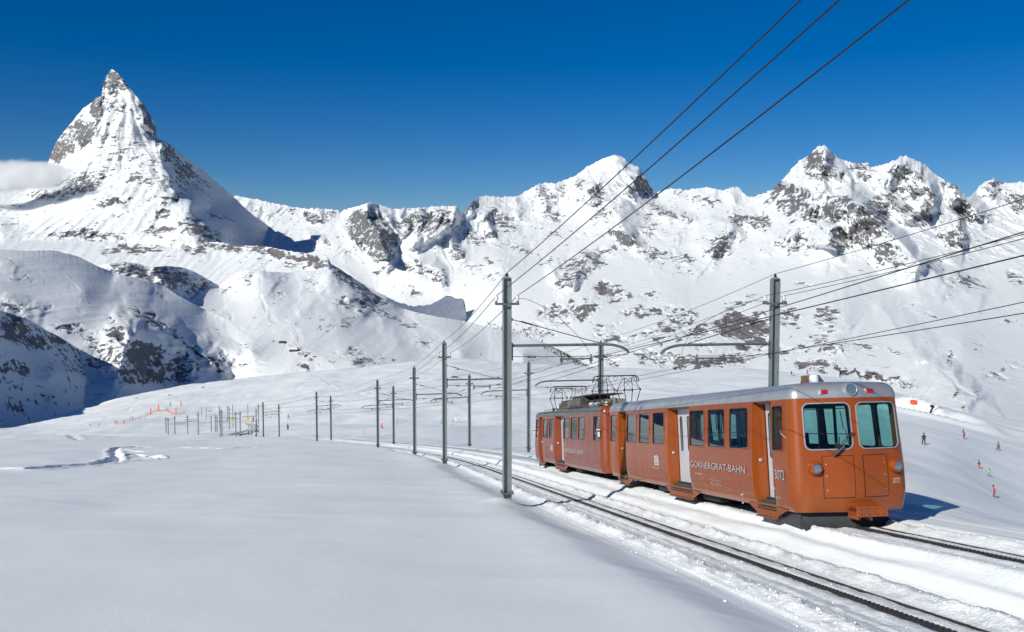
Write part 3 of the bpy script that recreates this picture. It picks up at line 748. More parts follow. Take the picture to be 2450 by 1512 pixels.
r3 = [el(K2, 850, 750, 110, 60, -10, .78, 0), el(K2, 780, 880, 130, 80, 20, .55, 0), el(K2, 1050, 900, 180, 110, 0, .66, 0), el(K2, 1150, 1020, 260, 90, 5, .60, 0), el(K2, 1350, 960, 130, 90, 30, .52, 0), el(K2, 1100, 640, 170, 24, 28, .66, .4),
      el(K2, 1270, 740, 90, 26, 35, .64, .3), el(K2, 1400, 850, 120, 26, 35, .64, .2), el(K2, 1560, 950, 120, 26, 38, .66, .1), el(K2, 480, 690, 110, 24, 5, .55, .3), el(K2, 640, 760, 90, 40, 20, .42, 0), el(K2, 850, 640, 70, 24, 20, .44, 0),
      el(K2, 80, 540, 110, 24, 5, .5, 0), el(K2, 300, 570, 100, 24, 10, .38, 0), el(K2, 150, 350, 110, 12, 8, .36, 0), el(K2, 100, 210, 60, 8, 0, .4), el(K2, 1180, 460, 70, 14, 15, .38), el(K2, 1600, 920, 90, 30, 30, .48, 0), el(K2, 1760, 830, 50, 24, 0, .34, 0),
      el(K3, 540, 1225, 60, 10, 5, .4), el(K3, 620, 1290, 90, 24, 10, .48, 0), el(K3, 620, 1380, 90, 26, 10, .46, 0), el(K3, 90, 1360, 110, 30, 10, .5, 0), el(K2, 960, 1050, 190, 60, 5, .5, 0), el(K2, 700, 960, 120, 50, 20, .45, 0)]
sheet('ski_slope_hill', 'wide wind-blown ski slope ending in dark cliffs at left', slope_sky, slope_bot, c3, s3, r3, 470, 290, 3, M_DARK, rough=0.42, back=350, fl=(45, 50), auto=(0.7, .3), base_rock=0.03, seed=17, jag=0.25, ribs=(230, .020, 4, .10))

# ---- nearest ridge on the left, turned away from the sun
dark_sky = [(-430, 700), (-330, 715), (-100, 735), (0, 742), (40, 755), (60, 760), (86, 775), (110, 790), (138, 803), (180, 830), (220, 855), (241, 872), (280, 905), (300, 925), (330, 960), (350, 985)]
dark_bot = [(-430, 1080), (0, 1080), (200, 1060), (350, 1040)]
c4 = [(-430, 700, .75), (-100, 735, 1.4), (0, 742, 1.75), (60, 760, 1.95), (138, 803, 2.25), (241, 872, 2.6), (350, 985, 2.85), (-430, 850, .65), (-100, 850, 1.15), (0, 850, 1.5), (100, 850, 1.85), (170, 880, 2.1), (-430, 1080, .75), (0, 960, 1.35), (100, 960, 1.7), (200, 960, 2.05),
      (0, 1080, 1.2), (200, 1060, 1.75), (350, 1040, 2.3), (120, 905, 1.7), (150, 930, 1.78), (300, 960, 2.35)]
s4 = [(kk(K2, (330, 990), (430, 1030), (600, 1060), (850, 1070), (1000, 1100)), 22, 26, 40), (kk(K2, (0, 640), (200, 660), (420, 800)), 40, 30, 50), (kk(K2, (160, 610), (180, 700), (250, 800)), 20, 20, 40)]
r4 = [el(K2, 120, 700, 150, 110, 20, .62, 0), el(K2, 230, 780, 170, 80, 20, .58, 0), el(K2, 420, 780, 120, 40, 30, .6, 0), el(K2, 60, 640, 110, 30, 0, .55, 0), el(K2, 620, 930, 150, 70, 30, .5, 0), el(K2, 100, 980, 230, 60, 10, .46, .3), el(K2, 250, 1010, 110, 30, 0, .46, .2),
      el(K2, 880, 1110, 90, 24, 15, .5, .3), el(K2, 770, 1095, 50, 14, 0, .46, .3), el(K2, 330, 1195, 40, 20, 0, .5, 0), el(K2, 100, 1260, 120, 60, 20, .34, 0), el(K2, 500, 960, 150, 50, 20, .42, 0), el(K2, 40, 1070, 60, 20, 0, .5, 0), el(K2, 500, 860, 120, 60, 20, .4, 0)]
sheet('dark_ridge', 'shaded ridge with dark rocks at the far left edge', dark_sky, dark_bot, c4, s4, r4, 300, 190, 2.2, M_DARK, rough=0.35, back=200, fl=(32, 36), auto=(0.7, .3), base_rock=0.10, seed=23, jag=0.35, ribs=(120, .05, 4, .14))

# ================================================================== NEAR GROUND
GD = [2.5, 10, 20, 30, 38, 45, 60, 80, 110, 160, 220, 320, 450, 600, 800, 1100, 1400, 1800, 2600]
def plane_py(D): return YH + F * (2.42 / D + 0.184)
GT = {  # column (picture x): picture y of the ground at the distances above, None = the even slope
 -400: [None]*7 + [1096, 1084, 1072, 1064, 1058, 1056, 1050, 1046, 1060, 1100, 1160, 1240],
 0:    [None]*7 + [1092, 1078, 1066, 1058, 1052, 1048, 1036, 1021, 1040, 1080, 1140, 1200],
 140:  [None]*7 + [1091, 1077, 1064, 1056, 1051, 1042, 1028, 1008, 994, 1040, 1100, 1180],
 240:  [None]*7 + [1091, 1077, 1063, 1055, 1050, 1036, 1018, 995, 966, 960, 1040, 1140],
 340:  [None]*7 + [1091, 1076, 1062, 1054, 1048, 1030, 1008, 984, 952, 934, 960, 1060],
 480:  [None]*7 + [1090, 1075, 1061, 1052, 1045, 1022, 1002, 972, 934, 911, 930, 1000],
 600:  [None]*7 + [1089, 1074, 1060, 1050, 1042, 1018, 998, 964, 922, 901, 915, 980],
 750:  [None]*7 + [1087, 1072, 1055, 1047, 1030, 1000, 975, 942, 905, 884, 900, 970],
 900:  [None]*7 + [1086, 1071, 1056, 1034, 1018, 985, 958, 928, 893, 872, 885, 950],
 1069: [None]*7 + [1086, 1070, 1052, 1020, 1020, 975, 947, 918, 878, 850, 862, 940],
 1213: [None]*7 + [1088, 1072, 1056, 1032, 1010, 972, 945, 918, 882, 862, 880, 950],
 1400: [None]*7 + [1090, 1076, 1058, 1036, 1006, 970, 942, 915, 884, 873, 890, 960],
 1620: [None]*7 + [1090, 1076, 1058, 1036, 1006, 968, 938, 910, 890, 885, 905, 980],
 1800: [None]*6 + [1110, 1090, 1072, 1050, 1024, 996, 960, 930, 900, 880, 877, 900, 980],
 2058: [None, None, None, 1196, 1160, 1135, 1118, 1105, 1085, 1050, 1014, 980, 948, 924, 907, 912, 930, 980, 1060],
 2174: [None, None, 1262, 1156, 1132, 1128, 1134, 1130, 1118, 1078, 1030, 990, 960, 944, 950, 975, 1010, 1060, 1120],
 2265: [None, None, 1272, 1178, 1155, 1151, 1166, 1168, 1150, 1080, 1040, 1000, 976, 978, 1000, 1030, 1060, 1100, 1160],
 2347: [None, None, 1284, 1198, 1178, 1178, 1200, 1200, 1180, 1132, 1062, 1018, 996, 998, 1020, 1050, 1080, 1120, 1180],
 2450: [None, None, 1296, 1222, 1222, 1238, 1262, 1262, 1240, 1160, 1088, 1040, 1016, 1016, 1040, 1070, 1100, 1140, 1200],
 2700: [None, None, 1310, 1262, 1280, 1310, 1340, 1340, 1300, 1210, 1120, 1060, 1030, 1030, 1060, 1090, 1120, 1160, 1220],
 3000: [None, None, 1330, 1300, 1330, 1360, 1400, 1400, 1340, 1240, 1140, 1080, 1050, 1050, 1080, 1110, 1140, 1180, 1240],
}
_lD = np.linspace(math.log(2.5), math.log(2600), 420)
_cx = np.linspace(-400, 3000, 341)
_keys = sorted(GT)
_Q = []
for k in _keys:
    q = [0.0 if v is None else v - plane_py(d) for v, d in zip(GT[k], GD)]
    _Q.append(np.interp(_lD, np.log(GD), q))
_Q = np.array(_Q)
_T = np.stack([np.interp(_cx, _keys, _Q[:, j]) for j in range(len(_lD))], 1)     # (px, logD)
def _blur(a, s, axis):
    r = int(3 * s); k = np.exp(-0.5 * (np.arange(-r, r + 1) / s) ** 2); k /= k.sum()
    pad = [(0, 0), (0, 0)]; pad[axis] = (r, r)
    b = np.pad(a, pad, mode='edge')
    return np.apply_along_axis(lambda v: np.convolve(v, k, 'valid'), axis, b)
_T = _blur(_blur(_T, 4.0, 0), 5.0, 1)

# centre lines of the two tracks: (distance, x)
NEAR_C = [(2, 7.42), (12, 5.70), (33, 2.35), (48, 0.02), (60, -1.9), (72, -4.05), (83, -6.4), (95, -9.4), (109, -13.4), (135, -22), (160, -31.5), (190, -44), (215, -56)]
FAR_C = [(2, 10.57), (20.7, 7.83), (33, 6.03), (48, 3.83), (60, 2.05), (72, -0.1), (83, -2.5), (95, -5.4), (109, -9.5), (135, -18.1), (160, -27.9), (190, -41), (215, -54)]
def smooth_line(pts, n=800):
    p = np.array(pts, float)
    t = np.concatenate([[0], np.cumsum(np.hypot(*(p[1:] - p[:-1]).T))])
    tt = np.linspace(0, t[-1], n)
    d = np.interp(tt, t, p[:, 0]); x = np.interp(tt, t, p[:, 1])
    k = np.exp(-0.5 * (np.arange(-40, 41) / 16) ** 2); k /= k.sum()
    xs = np.convolve(np.pad(x, 40, mode='reflect', reflect_type='odd'), k, 'valid'); ds = np.convolve(np.pad(d, 40, mode='reflect', reflect_type='odd'), k, 'valid')
    return ds, xs
NL, FL = smooth_line(NEAR_C), smooth_line(FAR_C)
def near_x(D): return np.interp(D, *NL)
def far_x(D): return np.interp(D, *FL)
def near_rail(D): return -2.72 - 0.184 * D          # height of the rail heads
def far_rail(D): return -2.30 - 0.184 * D + 0.0 * D

GROOVES = [  # tracks pressed into the snow (picture points, half width in m, depth in m)
 ([(-60, 1124), (60, 1124), (140, 1117), (220, 1112), (262, 1103), (282, 1094), (268, 1083), (272, 1072), (330, 1069), (430, 1071), (520, 1074), (600, 1071)], 0.40, 0.45),
 ([(282, 1096), (320, 1088), (372, 1096)], 0.4, 0.35), ([(255, 1108), (300, 1100), (350, 1098)], 0.4, 0.3), ([(290, 1076), (330, 1082), (380, 1080)], 0.35, 0.3), ([(300, 1090), (345, 1092)], 0.5, 0.25),
]
SCUFF = [([(130, 1040), (180, 1052)], 1.2, .35),
         ([(700, 868), (760, 900), (860, 940), (960, 975)], 1.6, .35), ([(640, 905), (790, 925), (930, 945), (1100, 960)], 1.6, .35),
         ([(0, 1030), (90, 1015), (170, 1010), (260, 1000)], 1.6, .4), ([(330, 960), (300, 985), (250, 1000)], 1.6, .4)]

def ground_base(X, Y):
    px = CX + F * (X / Y) * 0.99
    l = np.clip(np.log(np.maximum(Y, 2.5)), _lD[0], _lD[-1] - 1e-6)
    fi = np.clip((px + 400) / 10, 0, 339.999); fj = (l - _lD[0]) / (_lD[1] - _lD[0])
    i = fi.astype(int); j = np.clip(fj.astype(int), 0, 418); u = fi - i; v = fj - j
    q = (_T[i, j] * (1 - u) + _T[i + 1, j] * u) * (1 - v) + (_T[i, j + 1] * (1 - u) + _T[i + 1, j + 1] * u) * v
    py = plane_py(np.maximum(Y, 1.0)) + q
    _, b = npdir(px, py)
    z = b * Y
    und = fbm(X / 14, Y / 22, 3, 61) * np.clip(Y / 60, 0.03, 1.0) * 0.20 + fbm(X / 70, Y / 110, 4, 67) * sstep(120, 400, Y) * 2.2
    und += fbm(X / 5.0, Y / 7.0, 3, 71) * 0.03
    wind = ridged(X / 9 + Y / 30, Y / 3.4, 3, 77) * 0.016 * sstep(9, 30, Y)
    return z + und + wind * (1 - sstep(90, 200, Y))

MOUNDS = []
def ground_z(X, Y, full=False):
    X = np.asarray(X, float); Y = np.asarray(Y, float)
    z = ground_base(X, Y)
    churn = np.zeros_like(z)
    nxx, fxx = near_x(Y), far_x(Y)
    sl = 0.985
    u = (X - nxx) * sl; w = (X - fxx) * sl
    nr, fr = near_rail(Y), far_rail(Y)
    wob = fbm(X * 0 + Y / 5, X / 9, 4, 81) * 0.30
    fine = fbm(X * 2.2, Y * 1.1, 4, 83); fine2 = fbm(X * 7, Y * 3.5, 3, 85)
    # bed of the near track, the strip between and the bed of the far track
    bed = nr + (fr - nr) * sstep(1.3, 2.5, u) - 0.015
    cross = np.zeros_like(z)
    g = lambda c, s, a: a * np.exp(-((u - c) / s) ** 2)
    h = lambda c, s, a: a * np.exp(-((w - c) / s) ** 2)
    cross += g(-1.35 + wob * .5, .22, .13 + .05 * fine) + g(-0.30, .11, .035) + g(0.24, .09, .03)
    cross += g(0.98 + wob * .25, .22, .15 + .05 * fine) + g(1.9 + wob * .6, .26, .10) + g(2.45 + wob * .5, .12, .05) - g(1.62, .2, .05)
    streak = fbm(u * 5.5, Y * 0.035, 4, 95) * .022 + fbm(u * 14, Y * .10, 3, 96) * .012
    cross += streak * sstep(-2.3, -1.7, u) - .16 * sstep(-2.1, -1.5, w) * (1 - sstep(-1.3, -.9, w)) + h(0.95, .22, .12 + .05 * fine) + h(1.75, .3, .08) - h(1.35, .15, .03) - g(0, .09, .035) - h(0, .09, .035)
    cross -= g(0.50, .04, .02) + h(.50, .04, .02)
    bandn = sstep(-3.5 + wob, -2.0 + wob, u) * (1 - sstep(3.3, 4.4, w + wob)) * (1 - sstep(150, 215, Y))
    z = z * (1 - bandn) + (bed + cross) * bandn
    inner = sstep(-1.9 + wob * .6, -1.35, u) * (1 - sstep(0.9, 1.2, u)) + sstep(-1.2, -.9, w) * (1 - sstep(1.0, 1.5, w)) * .8 + sstep(1.1, 1.3, u) * (1 - sstep(-1.1, -.9, w)) * .28
    churn = inner * bandn
    z = z + churn * (fine * 0.018 + fine2 * 0.010) * (1 - sstep(60, 120, Y))
    churn = churn * (1 - sstep(60, 150, Y)) + 0.0
    # low bank on the camera side of the near track
    z = z + 0.05 * np.exp(-((u + 3.7 - wob) / .9) ** 2) * (1 - sstep(90, 150, Y)) * (u < 0)
    for mx, my in MOUNDS:
        z = z + .13 * np.exp(-(((X - mx) / .55) ** 2 + ((Y - my) / .9) ** 2))
    if not full: return z
    piste = sstep(90, 140, Y) * (0.25 + 0.75 * sstep(2150, 2300, CX + F * X / Y) * (1 - sstep(320, 420, Y)) + 0.5 * (1 - sstep(1500, 1700, CX + F * X / Y)) * sstep(800, 1000, CX + F * X / Y) * sstep(180, 230, Y) * (1 - sstep(500, 650, Y)))
    return z, churn, piste

for px_, py_, D_ in ((903, 910, 109.5), (991, 880, 83.6), (1063, 820, 60.4), (1213, 663, 29.6), (941, 925, 125.5), (1123, 898, 102.4), (1265, 868, 83.0)):
    v_ = P(px_, py_, D_); MOUNDS.append((v_.x, v_.y))
nx_, ring = 1000, np.concatenate([np.geomspace(2.5, 8, 40)[:-1], np.geomspace(8, 42, 350)[:-1], np.geomspace(42, 130, 230)[:-1], np.geomspace(130, 2600, 260)])
pxs = np.linspace(-340, 3300, nx_)
GX = ((pxs - CX) / F)[None] * ring[:, None] * 1.005
GY = np.repeat(ring[:, None], nx_, 1)
GZ, CH, PI_ = ground_z(GX, GY, True)
gpx, gpy = unpx(GX, GY, GZ)
for pts, hw, dep in GROOVES + SCUFF:
    pa = np.array(pts, float)
    m = (gpx > pa[:, 0].min() - 30) & (gpx < pa[:, 0].max() + 30) & (gpy > pa[:, 1].min() - 14) & (gpy < pa[:, 1].max() + 14)
    # work on the ground itself: the points are walked out on the even slope
    q = []
    for (x, y) in pts:
        rs_ = np.geomspace(15, 1500, 900)
        xx = (x - CX) / F * rs_ * 1.005
        zz = ground_base(xx, rs_)
        _, yy = unpx(xx, rs_, zz)
        hit = np.nonzero(yy <= y)[0]
        d = rs_[hit[0]] if len(hit) else 900.0
        q.append(((x - CX) / F * d * 1.005, d))
    X_, Y_ = GX[m], GY[m]
    if not len(X_): continue
    d_, s_, t_ = seg_info(X_ + fbm(X_ / 2.0, Y_ / 2.0, 2, 91) * hw * .8, Y_ + fbm(X_ / 2.0, Y_ / 2.0, 2, 92) * hw * .8, q)
    GZ[m] += -dep * np.exp(-(d_ / hw) ** 2) + dep * .22 * np.exp(-((d_ - hw * 1.9) / (hw * .7)) ** 2)
    CH[m] = np.maximum(CH[m], .5 * np.exp(-(d_ / (2 * hw)) ** 2) * (Y_ < 200))
# hollow with a cornice beside the orange pad
def hollow(px, py, D, rx, ry, dep):
    c = P(px, py, D)
    e = ((GX - c.x) / rx) ** 2 + ((GY - c.y) / ry) ** 2
    return -dep * np.exp(-e) + dep * .6 * np.exp(-((np.sqrt(e) - 1.7) / .35) ** 2)
GZ += hollow(2222, 1000, 330, 6, 22, 3.2)
GZ += hollow(2185, 985, 360, 5, 14, -2.2)
GZ += hollow(760, 1003, 330, 14, 30, -.6)
snow_field = link('snow_ground', grid_mesh('snow_ground', GX, GY, GZ, {'churn': CH, 'piste': PI_}), None, M_SNOW)
tag(snow_field, 'smooth snow slope falling away on both sides of the railway', 'snow', None, 'structure')

def on_ground(px, D):
    """point of the snow at picture column px and distance D"""
    x = (px - CX) / F * D * 1.005
    return Vector((x, D, float(ground_z(np.array([x]), np.array([D]))[0])))
def hit_ground(px, py, dmin=12, dmax=2400, zf=None):
    rs_ = np.geomspace(dmin, dmax, 1600)
    xx = (px - CX) / F * rs_ * 1.005
    zz = ground_z(xx, rs_)
    _, yy = unpx(xx, rs_, zz)
    hit = np.nonzero(yy <= py)[0]
    d = float(rs_[hit[0]]) if len(hit) else 900.0
    return on_ground(px, d)

# far terrain that closes the valley behind everything and to the sides, out of which the mountains rise
def apron():
    a = np.linspace(-1.3, 1.3, 120)[None]; d = np.geomspace(900, 30000, 60)[:, None]
    X = a * d; Y = d + 0 * a
    Z = -np.minimum(520 + (d - 900) * 0.12, 1100) + 0 * a + fbm(X / 900, Y / 900, 4, 201) * 60
    o = link('valley_floor', grid_mesh('valley_floor', X, Y, Z, {'rock': Z * 0 + 0.15, 'tint': Z * 0 + .3}), None, M_MID)
    tag(o, 'snowy valley floor lying between the hills and the far range', 'valley', None, 'structure')
apron()

# ================================================================== TRACKS
def line_pts(line, d0, d1, step, off=0.0, zf=None, dz=0.0):
    """points along a track line, off metres to its right"""
    ds, xs = line
    seg = np.concatenate([[0], np.cumsum(np.hypot(np.diff(ds), np.diff(xs)))])
    s0, s1 = np.interp(d0, ds, seg), np.interp(d1, ds, seg)
    ss = np.arange(s0, s1, step)
    d = np.interp(ss, seg, ds); x = np.interp(ss, seg, xs)
    td, tx = np.gradient(d), np.gradient(x)
    n = np.hypot(td, tx)
    x2 = x + off * td / n; d2 = d - off * tx / n
    return np.stack([x2, d2, zf(d) + dz], -1), np.stack([tx / n, td / n], -1)

def sweep_mesh(name, pts, tan, w, h):
    """bar of width w and height h (top at the line) along pts"""
    n = len(pts)
    lat = np.stack([tan[:, 1], -tan[:, 0], np.zeros(n)], -1)
    up = np.array([0, 0, 1.0])
    ring = [pts - lat * w / 2 - up * h, pts - lat * w / 2, pts + lat * w / 2, pts + lat * w / 2 - up * h]
    co = np.stack(ring, 1).reshape(-1, 3)
    fs = []
    for i in range(n - 1):
        for k in range(4):
            a = i * 4 + k; b = i * 4 + (k + 1) % 4
            fs.append((a, a + 4, b + 4, b))
    fs += [(0, 1, 2, 3), ((n - 1) * 4 + 3, (n - 1) * 4 + 2, (n - 1) * 4 + 1, (n - 1) * 4)]
    me = bpy.data.meshes.new(name); me.from_pydata(co.tolist(), [], fs)
    return me

M_STEEL = principled('rack_steel', (0.035, 0.032, 0.033), 0.45, 0.3)
M_RAIL = principled('rail_steel', (0.05, 0.04, 0.035), 0.42, 0.5)
def tooth_mesh():
    b = MB()
    b.prism([(-.040, 0), (.040, 0), (.030, .05), (-.030, .05)], (0, -.032, 0), (1, 0, 0), (0, 0, 1), (0, 1, 0), .064)
    m = b.mesh('tooth'); m.materials.append(M_STEEL); return m
TOOTH = tooth_mesh()
def track(label, line, zf, d0, d1, t0, t1, rails=(-.5, .5), rail_dz=(-.07, -.014)):
    root = empty('railway_track', (float(np.interp(d0, *line)), d0, float(zf(d0))), label=label, cat='railway track')
    inv = Matrix.Translation(-root.location)
    for off, dz in zip(rails, rail_dz):
        p, t = line_pts(line, d0, d1, .6, off, zf, dz)
        me = sweep_mesh('rail', p, t, .026, .10); me.transform(inv); link('rail', me, root, M_RAIL)
    p, t = line_pts(line, d0, d1, .6, 0, zf, -0.008)
    me = sweep_mesh('rack_bar', p, t, .045, .09); me.transform(inv); rb = link('rack_bar', me, root, M_STEEL)
    p, t = line_pts(line, t0, t1, .118, 0, zf, -0.022)
    lim = 300
    for k in range(min(lim, len(p))):
        o = bpy.data.objects.new('tooth', TOOTH); C.objects.link(o); o.parent = root
        o.location = Vector(p[k]) - root.location
        o.rotation_euler = (0, -math.atan(-0.18), math.atan2(t[k][1], t[k][0]))
    if len(p) > lim:
        co, fs = [], []
        base = [v.co.copy() for v in TOOTH.vertices]; bf = [tuple(f.vertices) for f in TOOTH.polygons]
        for k in range(lim, len(p)):
            m = Matrix.Translation(Vector(p[k]) - root.location) @ Matrix.Rotation(math.atan2(t[k][1], t[k][0]), 4, 'Z')
            n0 = len(co)
            co += [tuple(m @ v) for v in base]; fs += [tuple(i + n0 for i in f) for f in bf]
        me = bpy.data.meshes.new('far_teeth'); me.from_pydata(co, [], fs)
        o = link('far_teeth', me, root, M_STEEL); o['kind'] = 'stuff'
    return root
track('near snow-packed rack railway track running empty beside the train', NL, near_rail, 7.5, 200, 8.5, 80)
track('rack railway track under the orange train', FL, far_rail, 10, 200, 13.2, 26)

# the loop further down, seen between the distant masts
def loop_track(label, pts):
    q = [hit_ground(x, y) for x, y in pts]
    ds = []
    q = [Vector((v.x, v.y, v.z + .35)) for v in q]
    root = empty('railway_track', q[0], label=label, cat='railway track')
    for off in (-.55, .55):
        b = MB(); b.tube([v + Vector((off, 0, 0)) - q[0] for v in q], .11, 4); b.build('rail', M_RAIL, root)
loop_track('distant curve of the railway between the masts, inner track', [(548, 1043), (572, 1038), (590, 1031), (598, 1025), (596, 1019), (588, 1015)])
loop_track('distant curve of the railway between the masts, outer track', [(566, 1044), (590, 1040), (606, 1033), (612, 1026), (609, 1020), (600, 1015)])

# lumps of snow thrown along the beds
def clumps():
    rng = np.random.RandomState(5)
    ico = bmesh.new(); bmesh.ops.create_icosphere(ico, subdivisions=1, radius=1)
    base = np.array([v.co[:] for v in ico.verts]); bf = np.array([[v.index for v in f.verts] for f in ico.faces])
    N = 3800
    D = 8.5 * np.exp(rng.rand(N) * math.log(75 / 8.5))
    which = rng.rand(N)
    u = np.where(which < .42, -1.35 + rng.randn(N) * .22, np.where(which < .66, .98 + rng.randn(N) * .25, np.where(which < .78, rng.uniform(-2.2, 2.6, N), 3.68 + np.where(rng.rand(N) < .6, .95, -1.2) + rng.randn(N) * .28)))
    X = near_x(D) + u / .985
    Z = ground_z(X, D)
    s = np.clip(rng.lognormal(-4.75, .5, N), .004, .032)
    co = np.repeat(base[None], N, 0) * (0.75 + 0.5 * rng.rand(N, len(base), 1)) * s[:, None, None]
    co[..., 2] *= .75
    co += np.stack([X, D, Z + s * .25], -1)[:, None]
    fs = (bf[None] + (np.arange(N) * len(base))[:, None, None]).reshape(-1, 3)
    me = bpy.data.meshes.new('snow_clumps'); me.from_pydata(co.reshape(-1, 3).tolist(), [], fs.tolist())
    set_smooth(me)
    o = link('snow_clumps', me, None, M_SNOW)
    tag(o, 'small lumps of snow thrown up along the tracks', 'snow lumps', None, 'stuff')
clumps()

# ================================================================== MASTS
def metal_paint(name, col, rough=.5):
    m = principled(name, col, rough, .15)
    t = NT(m); o = t.obj()
    n = t.noise(t.scaled(o, (1, 1, .25)), 5, 6, .65)
    t.l(t.mix(t.mapr(n, .35, .75), tuple(c * .85 for c in col), tuple(c * 1.2 for c in col)), t.b.inputs['Base Color'])
    t.l(t.bump(n, .2, .01), t.b.inputs['Normal'])
    return m
M_POLE = metal_paint('mast_paint', (0.20, 0.235, 0.235), .45)
M_ARM = metal_paint('arm_paint', (0.11, 0.135, 0.14), .45)
M_WIRE = principled('wire_metal', (0.022, 0.022, 0.024), .6, .3)
M_PORC = principled('porcelain', (0.72, 0.68, 0.66), .25, coat=.5)
M_DARKINS = principled('dark_insulator', (0.02, 0.015, 0.015), .3)
HP = 8.0
def mast_proto():
    root = empty('catenary_mast')
    b = MB(); w, t, d = .15, .022, .14; k = .014
    poly = [(-w, -d), (-w + t, -d), (-w + t, -k), (w - t, -k), (w - t, -d), (w, -d), (w, d), (w - t, d), (w - t, k), (-w + t, k), (-w + t, d), (-w, d)]
    b.prism(poly, (0, 0, -.8), (1, 0, 0), (0, 1, 0), (0, 0, 1), HP - .05 + .8)
    b.build('shaft', M_POLE, root)
    b = MB(); b.box((0, 0, .02), (.46, .44, .05), bevel=.01)
    for x in (-.18, .18):
        for y in (-.17, .17): b.lathe([(.025, 0), (.025, .06)], (x, y, .03), (0, 0, 1), 6)
    b.build('base_plate', M_ARM, root)
    b = MB(); b.prism([(-.13, -.12), (.13, -.12), (.13, .12), (-.13, .12)], (0, 0, HP - .05), (1, 0, 0), (0, 1, 0), (0, 0, 1), .05)
    b.box((0, 0, HP + .02), (.12, .12, .05)); b.build('cap', M_POLE, root)
    b = MB(); b.lathe([(.03, 0), (.07, .02), (.035, .04), (.065, .06), (.03, .09), (.02, .13)], (0, 0, HP + .04), (0, 0, 1), 10); b.build('insulator', M_DARKINS, root)
    for s in (-1, 1):
        b = MB(); b.lathe([(.02, -.10), (.02, 0), (.065, .01), (.07, .06), (.055, .08), (.065, .10), (.06, .16), (.025, .18)], (s * .38, -.02, HP - .86), (0, 0, 1), 10); b.build('insulator', M_PORC, root)
    b = MB(); b.box((0, -.17, HP - .98), (.84, .05, .07)); b.box((0, .17, HP - .98), (.84, .05, .07)); b.box((.39, 0, HP - .93), (.05, .30, .10)); b.box((-.39, 0, HP - .93), (.05, .30, .10)); b.build('crossarm', M_ARM, root)
    # bracket arm
    za = HP - 2.52
    pts = [(.15, 0, za), (3.6, 0, za)] + [(3.6 + .95 * math.sin(a), 0, za - .42 * (1 - math.cos(a))) for a in np.linspace(.25, 1.35, 6)]
    b = MB(); b.tube(pts, .052, 10); b.build('bracket_arm', M_ARM, root, 40)
    b = MB(); b.box((.18, 0, za - .22), (.06, .12, .66)); b.build('bracket_plate', M_ARM, root)
    b = MB(); b.box((.175, 0, HP - 1.55), (.05, .1, .12)); b.build('stay_plate', M_ARM, root)
    b = MB(); b.tube([(.17, 0, HP - 1.55), (3.45, 0, za + .05)], .016, 5); b.build('stay_rod', M_WIRE, root)
    for p0, p1 in (((.5, HP - 1.63), (.95, HP - 1.76)),):
        b = MB(); b.tube([(p0[0], 0, p0[1]), (p1[0], 0, p1[1])], .032, 6); b.build('insulator', M_DARKINS, root)
    zs = za - .42
    b = MB(); b.tube([(.2, 0, zs + .02), (1.6, 0, zs - .01), (2.3, 0, zs - .02), (3.0, 0, zs - .01), (4.5, 0, zs + .02)], .012, 5); b.build('span_wire', M_WIRE, root)
    for x0 in (.75, 3.55):
        b = MB()
        b.lathe([(.018, 0), (.05, .03), (.03, .06), (.05, .09), (.03, .12), (.05, .15), (.03, .18), (.05, .21), (.03, .24), (.05, .27), (.018, .32)], (x0, 0, zs), (1, 0, 0), 8)
        b.build('insulator', M_DARKINS, root)
    b = MB(); b.tube([(1.95, 0, zs - .10), (3.15, 0, zs - .10)], .032, 8)
    for x0 in (2.0, 3.1): b.tube([(x0, 0, zs + .06), (x0, 0, zs - .28)], .03, 6); b.box((x0, 0, zs - .16), (.12, .08, .09))
    b.build('registration_bar', M_ARM, root)
    return root
CLAMP_Z = HP - 2.52 - .42 - .30

def row_dir(D):                       # heading of the line at distance D
    e = .5
    v = Vector((float(near_x(D + e) - near_x(D - e)), 2 * e, 0)); return v.normalized()

# (picture x of the top, y of the top, distance, label)
LROW = [(629, 962, 214, 'thick mast beside the distant shadowed snow hollow'),
        (757, 938, 158.5, 'mast left of the two nearly touching at left of the middle group'),
        (903, 910, 109.5, 'mast standing just left of a bright snow wedge, fourth from the nearest'),
        (991, 880, 83.6, 'third mast back on the camera side of the line'),
        (1063, 820, 60.4, 'second mast back on the camera side, at the bend of the near track'),
        (1213, 663, 29.6, 'nearest tall grey mast standing alone in front of the train')]
RROW = [(667, 968, 229, 'thin mast just right of the thick distant one'),
        (791, 948, 173, 'mast right of the two close together at left of the middle group'),
        (941, 925, 125.5, 'mast behind the empty track with its arm pointing left, far group'),
        (1123, 898, 102.4, 'mast between the second and the nearest one, arm pointing left'),
        (1265, 868, 83.0, 'mast right of the nearest one and left of the train end'),
        (1438, 820, 60.4, 'mast rising behind the pantographs of the train'),
        (1855, 665, 34.4, 'tall mast behind the front car with its arm pointing left')]
proto = mast_proto()
first = [True]
MASTS = {'L': [], 'R': []}
def put_mast(px, py, D, label, side, arm=True, group='masts along the railway'):
    top = P(px, py, D)
    t = proto if first[0] else copy_tree(proto)
    first[0] = False
    d = row_dir(min(D, 210)); ang = math.atan2(-d.x, d.y)
    t.location = (top.x, top.y, top.z - HP)
    t.rotation_euler = (0, 0, ang + (math.pi if side == 'R' else 0))
    if px == 1213: t.scale = (.92, .92, .90); t.location.z = top.z - HP * .90
    tag(t, label, 'mast', group)
    return t
for r, s in ((LROW, 'L'), (RROW, 'R')):
    for px, py, D, lab in r:
        t = put_mast(px, py, D, lab, s)
        MASTS[s].append(t)
bpy.context.view_layer.update()
